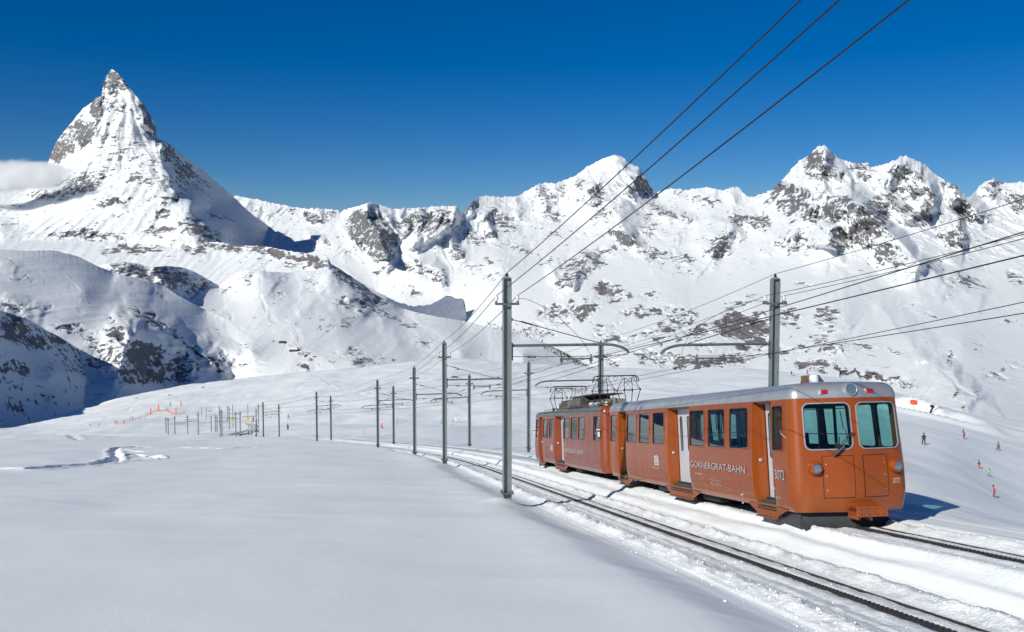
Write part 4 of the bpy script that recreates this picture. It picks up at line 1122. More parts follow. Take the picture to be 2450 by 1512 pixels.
# jumper wires on the two nearest
def jumper(t, pts):
    b = MB()
    inv = t.matrix_world.inverted()
    b.tube([inv @ p for p in pts], .008, 4); b.build('jumper_wire', M_WIRE, t)
def arc_px(pts, D0, D1):
    n = len(pts); return [P(x, y, D0 + (D1 - D0) * i / (n - 1)) for i, (x, y) in enumerate(pts)]
jumper(MASTS['L'][-1], arc_px([K6(345, 372), K6(400, 374), (1275, 722), K6(590, 460), K6(700, 545), K6(830, 670), K6(910, 760), K6(960, 850)], 29.6, 30.0))
jumper(MASTS['R'][-1], arc_px([(1826, 721), (1805, 719), (1775, 724), (1745, 737), (1700, 762), (1666, 782), (1644, 812), (1633, 835), (1630, 855)], 34.4, 34.0))

# ================================================================== OVERHEAD WIRES
def catenary(a, b, sag, n=10):
    return [a.lerp(b, i / n) - Vector((0, 0, 4 * sag * (i / n) * (1 - i / n))) for i in range(n)]
def wire(pts, r, label, sag=.25, name='overhead_wire', group='overhead wires of the railway'):
    q = []
    for i in range(len(pts) - 1):
        L = (pts[i + 1] - pts[i]).length
        q += catenary(pts[i], pts[i + 1], sag * (L / 28) ** 2 if L < 60 else sag * 2.5, 10)
    q.append(pts[-1])
    o0 = q[len(q) // 2].copy()
    b = MB(); b.tube([p - o0 for p in q], r, 5)
    o = b.build(name, M_WIRE, None, 60); o.location = o0
    return tag(o, label, 'wire', group)
def mpts(side, loc): return [t.matrix_world @ Vector(loc) for t in MASTS[side]]
L_top, L_a, L_b = mpts('L', (0, 0, HP + .16)), mpts('L', (-.38, 0, HP - .68)), mpts('L', (.38, 0, HP - .68))
R_top, R_a, R_b = mpts('R', (0, 0, HP + .16)), mpts('R', (-.38, 0, HP - .68)), mpts('R', (.38, 0, HP - .68))
def ext(p, px, py, D, f=1.0):
    q = P(px, py, D); return p + (q - p) * f
wire(L_top + [ext(L_top[-1], 1895, 0, 11.8, 1.35)], .0125, 'topmost wire rising from the head of the nearest mast to the sky', .18)
wire(L_a + [ext(L_a[-1], 1982, 0, 11.0, 1.35)], .0125, 'middle of the three wires rising across the sky from the nearest mast', .18)
wire(L_b + [ext(L_b[-1], 2140, 0, 10.4, 1.35)], .0125, 'lowest of the three wires rising across the sky from the nearest mast', .18)
wire(R_top + [ext(R_top[-1], 2450, 465, 21, 1.5)], .010, 'wire from the head of the tall mast behind the front car', .22)
wire(R_a + [ext(R_a[-1], 2450, 561, 21.5, 1.5)], .010, 'wire from the far insulator on the mast behind the front car', .22)
wire(R_b + [ext(R_b[-1], 2450, 549, 20.5, 1.5)], .010, 'wire from the near insulator on the mast behind the front car', .22)
def contact(side, x0, endpts, label):
    ms = mpts(side, (x0, 0, CLAMP_Z))
    return wire(ms + endpts, .0085, label, .05)
contact('L', 2.0, [ext(mpts('L', (2.0, 0, CLAMP_Z))[-1], 2450, 598, 9.3, 1.5)], 'left contact wire above the empty near track')
contact('L', 3.1, [ext(mpts('L', (3.1, 0, CLAMP_Z))[-1], 2450, 545, 10.9, 1.5)], 'right contact wire above the empty near track')
contact('R', 3.1, [ext(mpts('R', (3.1, 0, CLAMP_Z))[-1], 2450, 742, 14.4, 1.5)], 'left contact wire above the train')
contact('R', 2.0, [ext(mpts('R', (2.0, 0, CLAMP_Z))[-1], 2450, 717, 15.9, 1.5)], 'right contact wire above the train')

# ---- distant masts of the loop
def far_mast_mesh(arm):
    b = MB()
    b.box((0, 0, HP / 2 - .3), (.34, .34, HP + .6)); b.box((0, 0, HP - .98), (1.0, .12, .12)); b.box((-.45, 0, HP - .8), (.1, .1, .35)); b.box((.45, 0, HP - .8), (.1, .1, .35))
    sh = b.mesh('shaft'); sh.materials.append(M_POLE)
    a = None
    if arm:
        b = MB(); za = HP - 2.5
        b.tube([(.15, 0, za), (3.6, 0, za), (4.1, 0, za - .1), (4.55, 0, za - .4)], .08, 5); b.tube([(1.9, 0, za - .5), (3.3, 0, za - .5)], .05, 4)
        a = b.mesh('bracket_arm'); a.materials.append(M_ARM)
    return sh, a
FSH, FARM = far_mast_mesh(True)
FM = [(560, 308, 578, 0, 'leftmost dark mast carrying a white box near the snow'), (588, 312, 575, 1, 'mast beside the dark one with the white box'), (601, 250, 345, 0, 'short mast left of the orange marker, distant cluster'),
      (668, 290, 568, 1, 'mast standing below the rightmost orange marker'), (705, 235, 338, 1, 'far mast just right of the rightmost orange marker'), (825, 282, 548, 1, 'third large mast from the left in the distant cluster'),
      (955, 250, 545, -1, 'fourth large mast from the left in the distant cluster'), (1000, 190, 330, -1, 'left one of a far pair of masts with clear snow below'), (1055, 185, 330, 1, 'right one of a far pair of masts with clear snow below'),
      (1115, 295, 540, -1, 'short mast left of three close together in the cluster'), (1167, 282, 540, 1, 'middle of three close masts in the distant cluster'), (1187, 288, 540, 0, 'thin mast right of three close together in the cluster'),
      (1216, 170, 400, 0, 'tall mast peeking out above the thick cluster mast'), (1226, 215, 535, 1, 'thickest mast at the left edge of the curved cutting'), (1245, 215, 515, 0, 'mast touching the thick one at the curved cutting'),
      (1316, 170, 360, 0, 'high mast left of the two yellow signs'), (1335, 185, 440, 1, 'mast between the high one and the left yellow sign'), (1415, 240, 540, 0, 'mast in the middle of the curved cutting, left one'),
      (1470, 235, 540, -1, 'mast in the middle of the curved cutting, right one'), (1667, 205, 505, -1, 'mast to the right of the distant curve'), (1694, 148, 410, 0, 'high mast behind and right of the distant curve'),
      (240, 300, 372, 0, 'small post on the far left crest, left of a pair'), (307, 288, 365, 0, 'small post on the far left crest, right of a pair')]
for x, y0, y1, arm, lab in FM:
    X0, Yt = (300 + x / 4.9) / 1.0449, (980 + y0 / 4.9) / 1.0449; Yb = (980 + y1 / 4.9) / 1.0449
    hp = HP if y1 - y0 > 90 else HP * .5
    D = F * hp / (Yb - Yt) / 1.0
    top = P(X0, Yt, D)
    root = empty('distant_mast', (top.x, top.y, top.z - hp), label=lab, cat='mast', group='masts of the distant loop')
    root.rotation_euler = (0, 0, math.pi if arm < 0 else 0.15)
    root.scale = (hp / HP,) * 3
    link('shaft', FSH, root)
    if arm: link('bracket_arm', FARM, root)
    if x == 560:
        b = MB(); b.box((0, -.35, 1.1), (1.1, .5, 1.6), bevel=.08); b.build('switch_box', M_PORC, root)
for (x0, y0, x1, y1, D0, D1, lab) in [(395, 1000, 629, 966, 312, 216, 'thin wire between the distant masts, highest'), (400, 1004, 629, 971, 312, 216, 'thin wire between the distant masts, second'),
                                      (400, 1031, 629, 1000, 312, 216, 'thin wire between the distant masts, lowest')]:
    wire([P(x0, y0, D0), P((x0 + x1) / 2, (y0 + y1) / 2 + 4, (D0 + D1) / 2), P(x1, y1, D1)], .022, lab, .3)

# ================================================================== TRAIN
_a, _b = pxdir(913, 1025)
REAR = Vector((_a, 1, _b)).normalized()
LAT = REAR.cross(Vector((0, 0, 1))).normalized()
UPV = LAT.cross(REAR).normalized()
CORNER = Vector((6.48143, 20.71309, -3.13055))       # where the gutter meets the front, near side
RAILZ = 3.04                                         # gutter height above the rail
BASE = CORNER + LAT * 1.355 - UPV * RAILZ            # on the rack, under the nose
def car_matrix(s0):
    o = BASE + REAR * s0
    m = Matrix.Identity(4)
    for i, v in enumerate((-REAR, LAT, UPV)):
        for k in range(3): m[k][i] = v[k]
    m.translation = o
    return m
# local frame of a car: x towards the front, y to the far side, z up from the rail
ZG, ZB = RAILZ, 0.42

def orange_paint(name, col, dirt):
    m = principled(name, col, .32, spec=.4, coat=.35)
    t = NT(m); o = t.obj()
    t.b.inputs['Coat Roughness'].default_value = .09
    n = t.noise(t.scaled(o, (1, 1, .3)), 1.6, 5, .6)
    n2 = t.noise(t.scaled(o, (1.2, 1, .22)), 2.4, 6, .7)
    z = t.n('ShaderNodeSeparateXYZ'); t.l(o, z.inputs[0])
    low = t.mapr(z.outputs[2], 1.15, .4, 0, 1)
    c1 = t.mix(t.mapr(n, .3, .75), tuple(c * .93 for c in col), tuple(min(1, c * 1.06) for c in col))
    d = t.math('MULTIPLY', t.mapr(n2, .42, .72), t.math('MULTIPLY_ADD', low, .5, dirt), clamp=True)
    c2 = t.mix(d, c1, (.15, .05, .03))
    t.l(c2, t.b.inputs['Base Color'])
    t.l(t.mapr(n2, .3, .8, .26, .42 + dirt * .3), t.b.inputs['Roughness'])
    t.l(t.bump(t.noise(t.scaled(o, (.6, 1, 1.2)), 1.1, 2, .5), .05, .05), t.b.inputs['Normal'])
    return m
def roof_paint(name, col, rough, metal, streak):
    m = principled(name, col, rough, metal)
    t = NT(m); o = t.obj()
    n = t.noise(t.scaled(o, (1.5, .4, .4)), 2.5, 6, .65)
    t.l(t.mix(t.mapr(n, .38, .72), col, tuple(c * streak for c in col)), t.b.inputs['Base Color'])
    t.l(t.mapr(n, .3, .8, rough * .85, min(1, rough * 1.35)), t.b.inputs['Roughness'])
    return m
def glass_mat(name, tint, refl=.10):
    m = bpy.data.materials.new(name); m.use_nodes = True
    n = m.node_tree; n.nodes.clear()
    out = n.nodes.new('ShaderNodeOutputMaterial'); mx = n.nodes.new('ShaderNodeMixShader')
    tr = n.nodes.new('ShaderNodeBsdfTransparent'); gl = n.nodes.new('ShaderNodeBsdfGlossy'); lw = n.nodes.new('ShaderNodeLayerWeight')
    pw = n.nodes.new('ShaderNodeMath'); pw.operation = 'POWER'; pw.inputs[1].default_value = 4.5
    ad = n.nodes.new('ShaderNodeMath'); ad.operation = 'MULTIPLY_ADD'; ad.use_clamp = True; ad.inputs[1].default_value = .9; ad.inputs[2].default_value = refl
    tr.inputs[0].default_value = (*tint, 1); gl.inputs['Roughness'].default_value = .02; gl.inputs[0].default_value = (.9, .95, .96, 1)
    lw.inputs['Blend'].default_value = .5
    n.links.new(lw.outputs['Facing'], pw.inputs[0]); n.links.new(pw.outputs[0], ad.inputs[0]); n.links.new(ad.outputs[0], mx.inputs[0])
    n.links.new(tr.outputs[0], mx.inputs[1]); n.links.new(gl.outputs[0], mx.inputs[2]); n.links.new(mx.outputs[0], out.inputs[0])
    return m
M_ORANGE = orange_paint('orange_paint', (.265, .055, .004), .02)
M_ORANGE2 = orange_paint('weathered_orange_paint', (.225, .043, .012), .22)
M_SILVER = roof_paint('silver_roof', (.44, .455, .48), .38, .55, .82)
M_GREYROOF = roof_paint('weathered_roof', (.135, .135, .13), .6, .2, 1.5)
M_INT = principled('dark_interior', (.045, .06, .06), .6)
M_INTL = principled('interior_panel', (.17, .20, .19), .5)
M_SEAT = principled('seat_cover', (.10, .13, .11), .7)
M_CHROME = principled('bright_metal', (.52, .52, .53), .38, .6)
M_BLACK = principled('black_rubber', (.012, .012, .013), .5)
M_UNDER = metal_paint('underframe_grime', (.028, .024, .022), .7)
M_PLOUGH = metal_paint('plough_paint', (.05, .055, .06), .42)
M_WHITED = roof_paint('door_aluminium', (.60, .62, .66), .42, .25, .88)
M_LETTER = principled('white_lettering', (.50, .43, .41), .5)
M_LSHADOW = principled('lettering_edge', (.05, .05, .11), .5)
M_DLETTER = principled('dark_lettering', (.04, .05, .14), .5)
M_REDL = principled('red_lens', (.42, .012, .012), .15, coat=.6)
M_GLASS = glass_mat('tinted_window', (.46, .68, .66), .09)
M_WSHIELD = glass_mat('windshield', (.50, .80, .76), .03)
M_LENS = glass_mat('lamp_lens', (.85, .9, .92), .10)
M_STEP = metal_paint('step_metal', (.20, .115, .07), .5)

# plan of the car body: a rounded rectangle with a blunt V at the front, points with outward normals
LCAR, HW, RC = 17.1, 1.355, .25
def plan_curve(L, nose=.24, rear_nose=.10):
    """counter-clockwise in (x, y) from the near rear corner; returns u, pts, normals"""
    pts = []
    def side(sgn, xs): return [(x, sgn * HW) for x in xs]
    def arc(cx, cy, a0, a1, n=7): return [(cx + RC * math.cos(a), cy + RC * math.sin(a)) for a in np.linspace(a0, a1, n)]
    sl = math.atan2(nose, HW - RC)
    pts += side(-1, np.linspace(-L + RC, -RC - .05, 60))
    pts += arc(-RC - .02, -HW + RC, -math.pi / 2, -sl, 9)
    x1, y1 = pts[-1]
    for t in np.linspace(.1, .9, 9):
        y = y1 + (0 - y1) * t; pts.append((x1 + (y - y1) * math.tan(sl) - .02 * (t > .85), y))
    pts.append((pts[-1][0] + .012, 0.0))
    left = pts[60:-1]
    pts += [(x, -y) for x, y in left[::-1]]
    pts += side(1, np.linspace(-RC - .05, -L + RC, 60))
    sl2 = math.atan2(rear_nose, HW - RC)
    ra = [(-L + RC + RC * math.cos(a), HW - RC + RC * math.sin(a)) for a in np.linspace(math.pi / 2, math.pi - sl2, 7)][1:]
    pts += ra
    for t in np.linspace(.2, 1, 5):
        y = ra[-1][1] * (1 - t); pts.append((ra[-1][0] - (ra[-1][1] - y) * math.tan(sl2), y))
    pts += [(x, -y) for x, y in (ra + pts[-5:-1])[::-1]]
    p = np.array(pts)
    # drop repeats
    keep = [0]
    for i in range(1, len(p)):
        if np.hypot(*(p[i] - p[keep[-1]])) > 1e-4: keep.append(i)
    p = p[keep]
    if np.hypot(*(p[0] - p[-1])) > 1e-4: p = np.vstack([p, p[:1]])
    d = p[1:] - p[:-1]; ln = np.hypot(d[:, 0], d[:, 1]); u = np.concatenate([[0], np.cumsum(ln)])
    n = np.stack([d[:, 1], -d[:, 0]], -1) / ln[:, None]
    nn = np.vstack([(n[0] + n[-1])[None], n[:-1] + n[1:], (n[0] + n[-1])[None]])
    nn /= np.linalg.norm(nn, axis=1)[:, None]
    return u, p, nn
def bulge(z):
    return float(np.interp(z, [.30, .42, .50, .62, .9, 1.4, 1.9, 2.4, 3.04], [-.10, -.035, .01, .045, .085, .09, .065, .03, 0]))
class Plan:
    def __init__(s, L, nose, rnose): s.L = L; s.u, s.p, s.n = plan_curve(L, nose, rnose)
    def pos(s, u, z, off=0.0):
        u = u % s.u[-1] if u > s.u[-1] or u < 0 else u
        b = bulge(z) + off
        x = np.interp(u, s.u, s.p[:, 0]) + b * np.interp(u, s.u, s.n[:, 0])
        y = np.interp(u, s.u, s.p[:, 1]) + b * np.interp(u, s.u, s.n[:, 1])
        return Vector((float(x), float(y), z))
    def us(s, dist):                                 # distance behind the front on the near side -> u
        return float(np.interp(-dist, s.p[:60, 0], s.u[:60]))
    def uy(s, y):                                    # across the front -> u
        i = [k for k in range(len(s.p)) if s.p[k, 0] > -RC - .04]
        return float(np.interp(y, s.p[i, 1], s.u[i]))
    def far(s, dist):
        i = [k for k in range(len(s.p)) if s.p[k, 1] > HW - 1e-6]
        return float(np.interp(-dist, s.p[i, 0][::-1], s.u[i][::-1]))
    def uyr(s, y):
        i = [k for k in range(len(s.p)) if s.p[k, 0] < -s.L + RC + .02]
        i = sorted(i, key=lambda k: s.p[k, 1])
        i = [k for k in i if k != 0]
        return float(np.interp(y, s.p[i, 1], s.u[i]))

def rrect(x0, x1, y0, y1, r, n=5):
    r = min(r, (x1 - x0) / 2 - 1e-3, (y1 - y0) / 2 - 1e-3)
    out = []
    for cx, cy, a in ((x1 - r, y0 + r, -90), (x1 - r, y1 - r, 0), (x0 + r, y1 - r, 90), (x0 + r, y0 + r, 180)):
        out += [(cx + r * math.cos(R(a + 90 * k / n)), cy + r * math.sin(R(a + 90 * k / n))) for k in range(n + 1)]
    return out
def in_poly(pt, poly):
    x, y = pt; c = False; j = len(poly) - 1
    for i in range(len(poly)):
        if (poly[i][1] > y) != (poly[j][1] > y) and x < (poly[j][0] - poly[i][0]) * (y - poly[i][1]) / (poly[j][1] - poly[i][1]) + poly[i][0]: c = not c
        j = i
    return c
def skin(plan, outer, holes, name, mat, parent, off=0.0, thick=.045, ustep=None, smooth=30):
    """sheet of the body in the unrolled (u, z) plane with openings, bent onto the plan"""
    vs, es = [], []
    def loop(poly):
        n0 = len(vs)
        vs.extend(Vector(p) for p in poly)
        es.extend((n0 + i, n0 + (i + 1) % len(poly)) for i in range(len(poly)))
    loop(outer)
    for h in holes: loop(h)
    u0, u1 = min(p[0] for p in outer), max(p[0] for p in outer); z0, z1 = min(p[1] for p in outer), max(p[1] for p in outer)
    us = [u for u in plan.u if u0 + .01 < u < u1 - .01]
    if ustep: us = sorted(set(us) | set(np.arange(u0 + .02, u1 - .02, ustep)))
    zs = [z for z in (.46, .52, .58, .70, .9, 1.15, 1.4, 1.65, 1.9, 2.15, 2.4, 2.7, 2.95) if z0 + .02 < z < z1 - .02]
    for u in us:
        for z in zs:
            if in_poly((u, z), outer) and not any(in_poly((u, z), h) for h in holes): vs.append(Vector((u, z)))
    r = delaunay_2d_cdt(vs, es, [], 0, 1e-5)
    V, Fc = r[0], r[2]
    fs = []
    for f in Fc:
        c = sum((V[i] for i in f), Vector((0, 0))) / len(f)
        if in_poly(c, outer) and not any(in_poly(c, h) for h in holes): fs.append(tuple(f))
    me = bpy.data.meshes.new(name)
    me.from_pydata([plan.pos(v.x, v.y, off) for v in V], [], fs)
    bm = bmesh.new(); bm.from_mesh(me)
    bmesh.ops.delete(bm, geom=[v for v in bm.verts if not v.link_faces], context='VERTS')
    bmesh.ops.remove_doubles(bm, verts=bm.verts, dist=1e-4)
    bmesh.ops.recalc_face_normals(bm, faces=bm.faces)
    # make normals point outwards
    s_ = sum((f.normal.x * (f.calc_center_median().x + plan.L / 2) * .02 + f.normal.y * f.calc_center_median().y for f in bm.faces))
    if s_ < 0: bmesh.ops.reverse_faces(bm, faces=bm.faces)
    if thick:
        g = bmesh.ops.extrude_face_region(bm, geom=list(bm.faces))
        nv = [v for v in g['geom'] if isinstance(v, bmesh.types.BMVert)]
        cen = {}
        for v in nv:
            nrm = Vector((0, 0, 0))
            for f in v.link_faces: nrm += f.normal
            nrm.z = 0
            # inwards by the plan normal
            x, y = v.co.x, v.co.y
            k = int(np.argmin((plan.p[:, 0] - x) ** 2 + (plan.p[:, 1] - y) ** 2))
            v.co -= Vector((plan.n[k, 0], plan.n[k, 1], 0)) * thick
        bmesh.ops.recalc_face_normals(bm, faces=bm.faces)
    bm.to_mesh(me); bm.free()
    smooth_angle(me, smooth)
    return link(name, me, parent, mat)
def dense(poly, st=.09):
    out = []
    for i in range(len(poly)):
        a, b = poly[i], poly[(i + 1) % len(poly)]; n = max(1, int(math.hypot(b[0] - a[0], b[1] - a[1]) / st))
        out += [(a[0] + (b[0] - a[0]) * k / n, a[1] + (b[1] - a[1]) * k / n) for k in range(n)]
    return out
def pane(plan, poly, off, name, mat, parent):
    me = bpy.data.meshes.new(name)
    c = (sum(p[0] for p in poly) / len(poly), sum(p[1] for p in poly) / len(poly))
    n = len(poly)
    vs = [plan.pos(*p, off) for p in poly]
    me.from_pydata(vs, [], [tuple(range(n))])
    return link(name, me, parent, mat)
def ring(plan, inner, outer, off, depth, name, mat, parent):
    if len(inner) == 4:
        m_ = lambda p, q: [(p[i][0] + (p[(i + 1) % 4][0] - p[i][0]) * k / 10, p[i][1] + (p[(i + 1) % 4][1] - p[i][1]) * k / 10) for i in range(4) for k in range(10)]
        inner, outer = m_(inner, 0), m_(outer, 0)
    n = len(inner); vs = []
    for poly, o in ((outer, off - depth), (outer, off), (inner, off), (inner, off - depth)): vs += [plan.pos(*p, o) for p in poly]
    fs = []
    for k in range(3):
        for i in range(n): fs.append((k * n + i, k * n + (i + 1) % n, (k + 1) * n + (i + 1) % n, (k + 1) * n + i))
    me = bpy.data.meshes.new(name); me.from_pydata(vs, [], fs)
    bm = bmesh.new(); bm.from_mesh(me); bmesh.ops.recalc_face_normals(bm, faces=bm.faces); bm.to_mesh(me); bm.free()
    smooth_angle(me, 40)
    return link(name, me, parent, mat)

def text_mesh(txt, w, h, mat, off=0.0, extr=.003):
    cu = bpy.data.curves.new('lettering', 'FONT'); cu.body = txt; cu.size = 1; cu.extrude = 0; cu.offset = off
    o = bpy.data.objects.new('tmp', cu); C.objects.link(o)
    dg = bpy.context.evaluated_depsgraph_get(); me = bpy.data.meshes.new_from_object(o.evaluated_get(dg))
    bpy.data.objects.remove(o); bpy.data.curves.remove(cu)
    xs = [v.co.x for v in me.vertices]; ys = [v.co.y for v in me.vertices]
    x0, x1, y0, y1 = min(xs), max(xs), min(ys), max(ys)
    for v in me.vertices: v.co = Vector(((v.co.x - x0) / (x1 - x0) * w, (v.co.y - y0) / (y1 - y0) * h, 0))
    me.materials.clear(); me.materials.append(mat)
    return me
def text_on(plan, txt, ua, ub, z0, h, mat, parent, off=.004, shadow=None, bold=0.0, name='lettering'):
    me = text_mesh(txt, abs(ub - ua), h, mat, bold)
    def put(m, du, dz, o):
        for v in m.vertices: v.co = plan.pos(ua + (v.co.x) * (1 if ub > ua else -1) + du, z0 + v.co.y + dz, o)
    if shadow:
        m2 = me.copy(); m2.materials.clear(); m2.materials.append(shadow)
        put(m2, .018, -.014, off - .0015)
        sh = link('lettering_edge', m2, parent)
    put(me, 0, 0, off)
    return link(name, me, parent)

def build_car(kind, s0, label):
    L = 17.1
    front_car = kind == 1
    root = empty('railcar', mat=car_matrix(s0), label=label, cat='railcar', group='cars of the orange mountain train')
    P_ = Plan(L, .24 if front_car else .12, .10)
    paint = M_ORANGE if front_car else M_ORANGE2
    utot = P_.u[-1]
    if front_car:
        wins = [(.46, 1.06), (2.52, 3.78), (4.14, 5.42), (5.76, 7.0), (9.58, 10.84), (11.28, 12.53), (12.9, 14.22), (15.88, 16.72)]
        doors = [(1.13, 2.26, 'single'), (7.08, 9.22, 'double'), (14.34, 15.56, 'single')]
    else:
        wins = [(.30, 1.52), (3.35, 4.65), (5.10, 6.42), (6.84, 8.10), (10.98, 12.28), (12.72, 14.2), (15.76, 16.7)]
        doors = [(8.22, 10.72, 'double'), (14.5, 15.62, 'single')]
    zw0, zw1 = 1.83, 2.885
    nar = [(min(w), max(w)) for w in wins]
    # ---------- shell, cut at the rear centre
    outer = [(float(u), ZB) for u in P_.u] + [(float(u), ZG) for u in P_.u[::-1]]
    # bottom edge swings down to the steps
    low = []
    holes = []; winpoly = []
    for side in ('n', 'f'):
        U = P_.us if side == 'n' else P_.far
        for a, b in (wins if side == 'n' or not front_car else wins + [(1.25, 2.35)]):
            ua, ub = sorted((U(a), U(b))); pl = rrect(ua, ub, zw0, zw1, .10)
            holes.append(pl); winpoly.append((pl, ua, ub, zw0, zw1, .10, 'side'))
        for a, b, k in doors:
            if side == 'f' and a < 1.5: continue
            ua, ub = sorted((U(a), U(b)))
            holes.append([(ua, ZB + .09), (ub, ZB + .09), (ub, ZG - .035), (ua, ZG - .035)])
    if front_car:
        fw = [(-1.09, -.06), (.13, 1.17)]
    else:
        fw = [(-1.02, -.30), (.30, 1.02)]
    for a, b in fw:
        ua, ub = P_.uy(a), P_.uy(b)
        pl = rrect(ua, ub, 1.86, 2.90, .13, 6)
        holes.append(pl); winpoly.append((pl, ua, ub, 1.86, 2.90, .13, 'front'))
    plates = []
    if front_car:
        for a, b in ((-.72, -.10), (.22, .84)):
            plates.append((P_.uy(a), P_.uy(b), .76, 1.68))
    skin(P_, outer, holes, 'body', paint, root, ustep=None)
    # ---------- windows
    for pl, ua, ub, z0, z1, r, k in winpoly:
        g = M_WSHIELD if k == 'front' else M_GLASS
        w = pane(P_, pl, -.022, 'windshield' if k == 'front' and front_car else 'window', g, root)
        if k == 'front' and front_car:
            ring(P_, rrect(ua, ub, z0, z1, r, 6), rrect(ua - .026, ub + .026, z0 - .026, z1 + .026, r + .026, 6), .022, .04, 'frame', M_CHROME, w)
            ring(P_, rrect(ua + .016, ub - .016, z0 + .016, z1 - .016, r - .01, 6), rrect(ua, ub, z0, z1, r, 6), .008, .03, 'seal', M_BLACK, w)
        else:
            ring(P_, rrect(ua, ub, z0, z1, r), rrect(ua - .032, ub + .032, z0 - .032, z1 + .032, r + .032), .014, .03, 'frame', paint, w)
            ring(P_, rrect(ua + .018, ub - .018, z0 + .018, z1 - .018, r - .012), rrect(ua, ub, z0, z1, r), .003, .03, 'seal', M_BLACK, w)
    # ---------- door bays
    for side in (-1, 1):
        for a, b, k in doors:
            if side > 0 and a < 1.5: continue
            d = .33; yo = side * (HW + .0); yi = side * (HW - d)
            bay = MB()
            zb, zt = ZB + .09, ZG - .035
            def wallq(x, dy):
                bay.prism([(side * (HW - d), zb), (side * (HW + bulge(.5) - .03), zb), (side * (HW + bulge(1.0) - .03), 1.0), (side * (HW + bulge(2.0) - .03), 2.0), (side * (HW - .03), zt), (side * (HW - d), zt)], (x, 0, 0), (0, 1, 0), (0, 0, 1), (1, 0, 0), dy)
            wallq(-a + .002, .03); wallq(-b - .032, .03)
            bay.box((-(a + b) / 2, side * (HW - d / 2 - .04), zt + .015), (b - a, d - .06, .03))
            bay.build('door_bay', paint, root)
            # leaves
            nleaf = 2 if k == 'double' else 1
            xr, xf = -b + .04, -a - .04
            if k == 'double': xr = -b + .04; xf = -b + 1.42 if front_car else -a - .1
            lw = (xf - xr) / 2
            for i in range(2):
                x0 = xr + lw * i + .01; x1 = x0 + lw - .02
                cx_ = (x0 + x1) / 2
                door = MB()
                sl = rrect(cx_ - .085, cx_ + .085, 1.62, 2.72, .085, 5)
                # panel with slot opening
                vs = [Vector(p) for p in [(x0, zb + .04), (x1, zb + .04), (x1, zt - .02), (x0, zt - .02)]] + [Vector(p) for p in sl]
                es = [(0, 1), (1, 2), (2, 3), (3, 0)] + [(4 + j, 4 + (j + 1) % len(sl)) for j in range(len(sl))]
                r_ = delaunay_2d_cdt(vs, es, [], 0, 1e-5)
                me = bpy.data.meshes.new('door')
                fs = [tuple(f) for f in r_[2] if not in_poly(sum((r_[0][q] for q in f), Vector((0, 0))) / len(f), sl)]
                me.from_pydata([(v.x, yi, v.y) for v in r_[0]], [], fs)
                bm = bmesh.new(); bm.from_mesh(me); g = bmesh.ops.extrude_face_region(bm, geom=list(bm.faces))
                for v in g['geom']:
                    if isinstance(v, bmesh.types.BMVert): v.co.y -= side * .035
                bmesh.ops.recalc_face_normals(bm, faces=bm.faces); bm.to_mesh(me); bm.free()
                dr = link('door', me, root, M_WHITED)
                g_ = bpy.data.meshes.new('glass'); g_.from_pydata([(p[0], yi - side * .01, p[1]) for p in sl], [], [tuple(range(len(sl)))])
                link('glass', g_, dr, M_GLASS)
                vs = []; o2 = rrect(cx_ - .107, cx_ + .107, 1.60, 2.74, .107, 5); n = len(sl)
                for pl, yy in ((o2, yi + side * .001), (o2, yi + side * .012), (sl, yi + side * .012), (sl, yi - side * .01)): vs += [(p[0], yy, p[1]) for p in pl]
                m3 = bpy.data.meshes.new('seal'); m3.from_pydata(vs, [], [(q * n + i_, q * n + (i_ + 1) % n, (q + 1) * n + (i_ + 1) % n, (q + 1) * n + i_) for q in range(3) for i_ in range(n)])
                link('seal', m3, dr, M_BLACK)
            if k == 'double' and front_car:
                bk = MB(); bk.box(((xf - a) / 2 + 0.02, yi - side * .02, (zb + zt) / 2), (abs(-a - xf) - .03, .03, zt - zb - .04)); bk.build('door_pillar', M_WHITED, root)
            kn = MB(); kn.lathe([(.045, 0), (.045, .02), (.02, .03)], (-b + .034 if side < 0 else -b + .034, side * (HW - .12), 1.55), (1, 0, 0), 12); kn.build('door_button', M_CHROME, root)
            # step well with treads below the door
            st = MB()
            xm, wd = -(a + b) / 2, (b - a)
            st.box((xm, side * (HW - .17), ZB + .065), (wd - .02, .36, .04)); st.build('door_sill', M_STEP, root)
            fa = MB()
            fl, fr_ = -b - .55, -a + .62
            yb = side * (HW + .015)
            poly = [(fl, ZB + .03), (-b - .02, .25), (-b + .02, .17), (-a - .02, .17), (-a + .04, .25), (fr_, ZB + .03)]
            poly += [(-a + .0, ZB + .06), (-a + .0, .36), (-b - .0, .36), (-b - .0, ZB + .06)]
            fa.prism(poly, (0, yb - (.03 if side > 0 else 0), 0), (1, 0, 0), (0, 0, 1), (0, 1, 0), .03)
            fa.box((xm, side * (HW - .10), .30), (wd, .02, .22))
            fa.build('step_skirt', paint, root)
            tr = MB(); tr.box((xm, side * (HW + .02), .185), (wd - .06, .16, .025), bevel=.008); tr.build('step', M_STEP, root)
            tr = MB(); tr.box((xm, side * (HW - .03), .40), (wd - .10, .14, .025), bevel=.008); tr.build('step', M_STEP, root)
    # ---------- lower sill strip that gives the skirt its edge
    rr = [P_.us(0.6), P_.us(L - .5)]
    # ---------- roof
    prof = [(0.003, ZG - .012), (0.011, ZG - .002), (.010, ZG + .03), (.0, ZG + .10), (-.03, ZG + .18), (-.09, ZG + .26), (-.17, ZG + .315), (-.25, ZG + .345)]
    if not front_car: prof = [(o, ZG - .01 + (z - ZG) * .85) for o, z in prof]
    n = len(P_.p) - 1
    vs = []
    for o, z in prof:
        for i in range(n):
            vs.append((P_.p[i, 0] + P_.n[i, 0] * o, P_.p[i, 1] + P_.n[i, 1] * o, z))
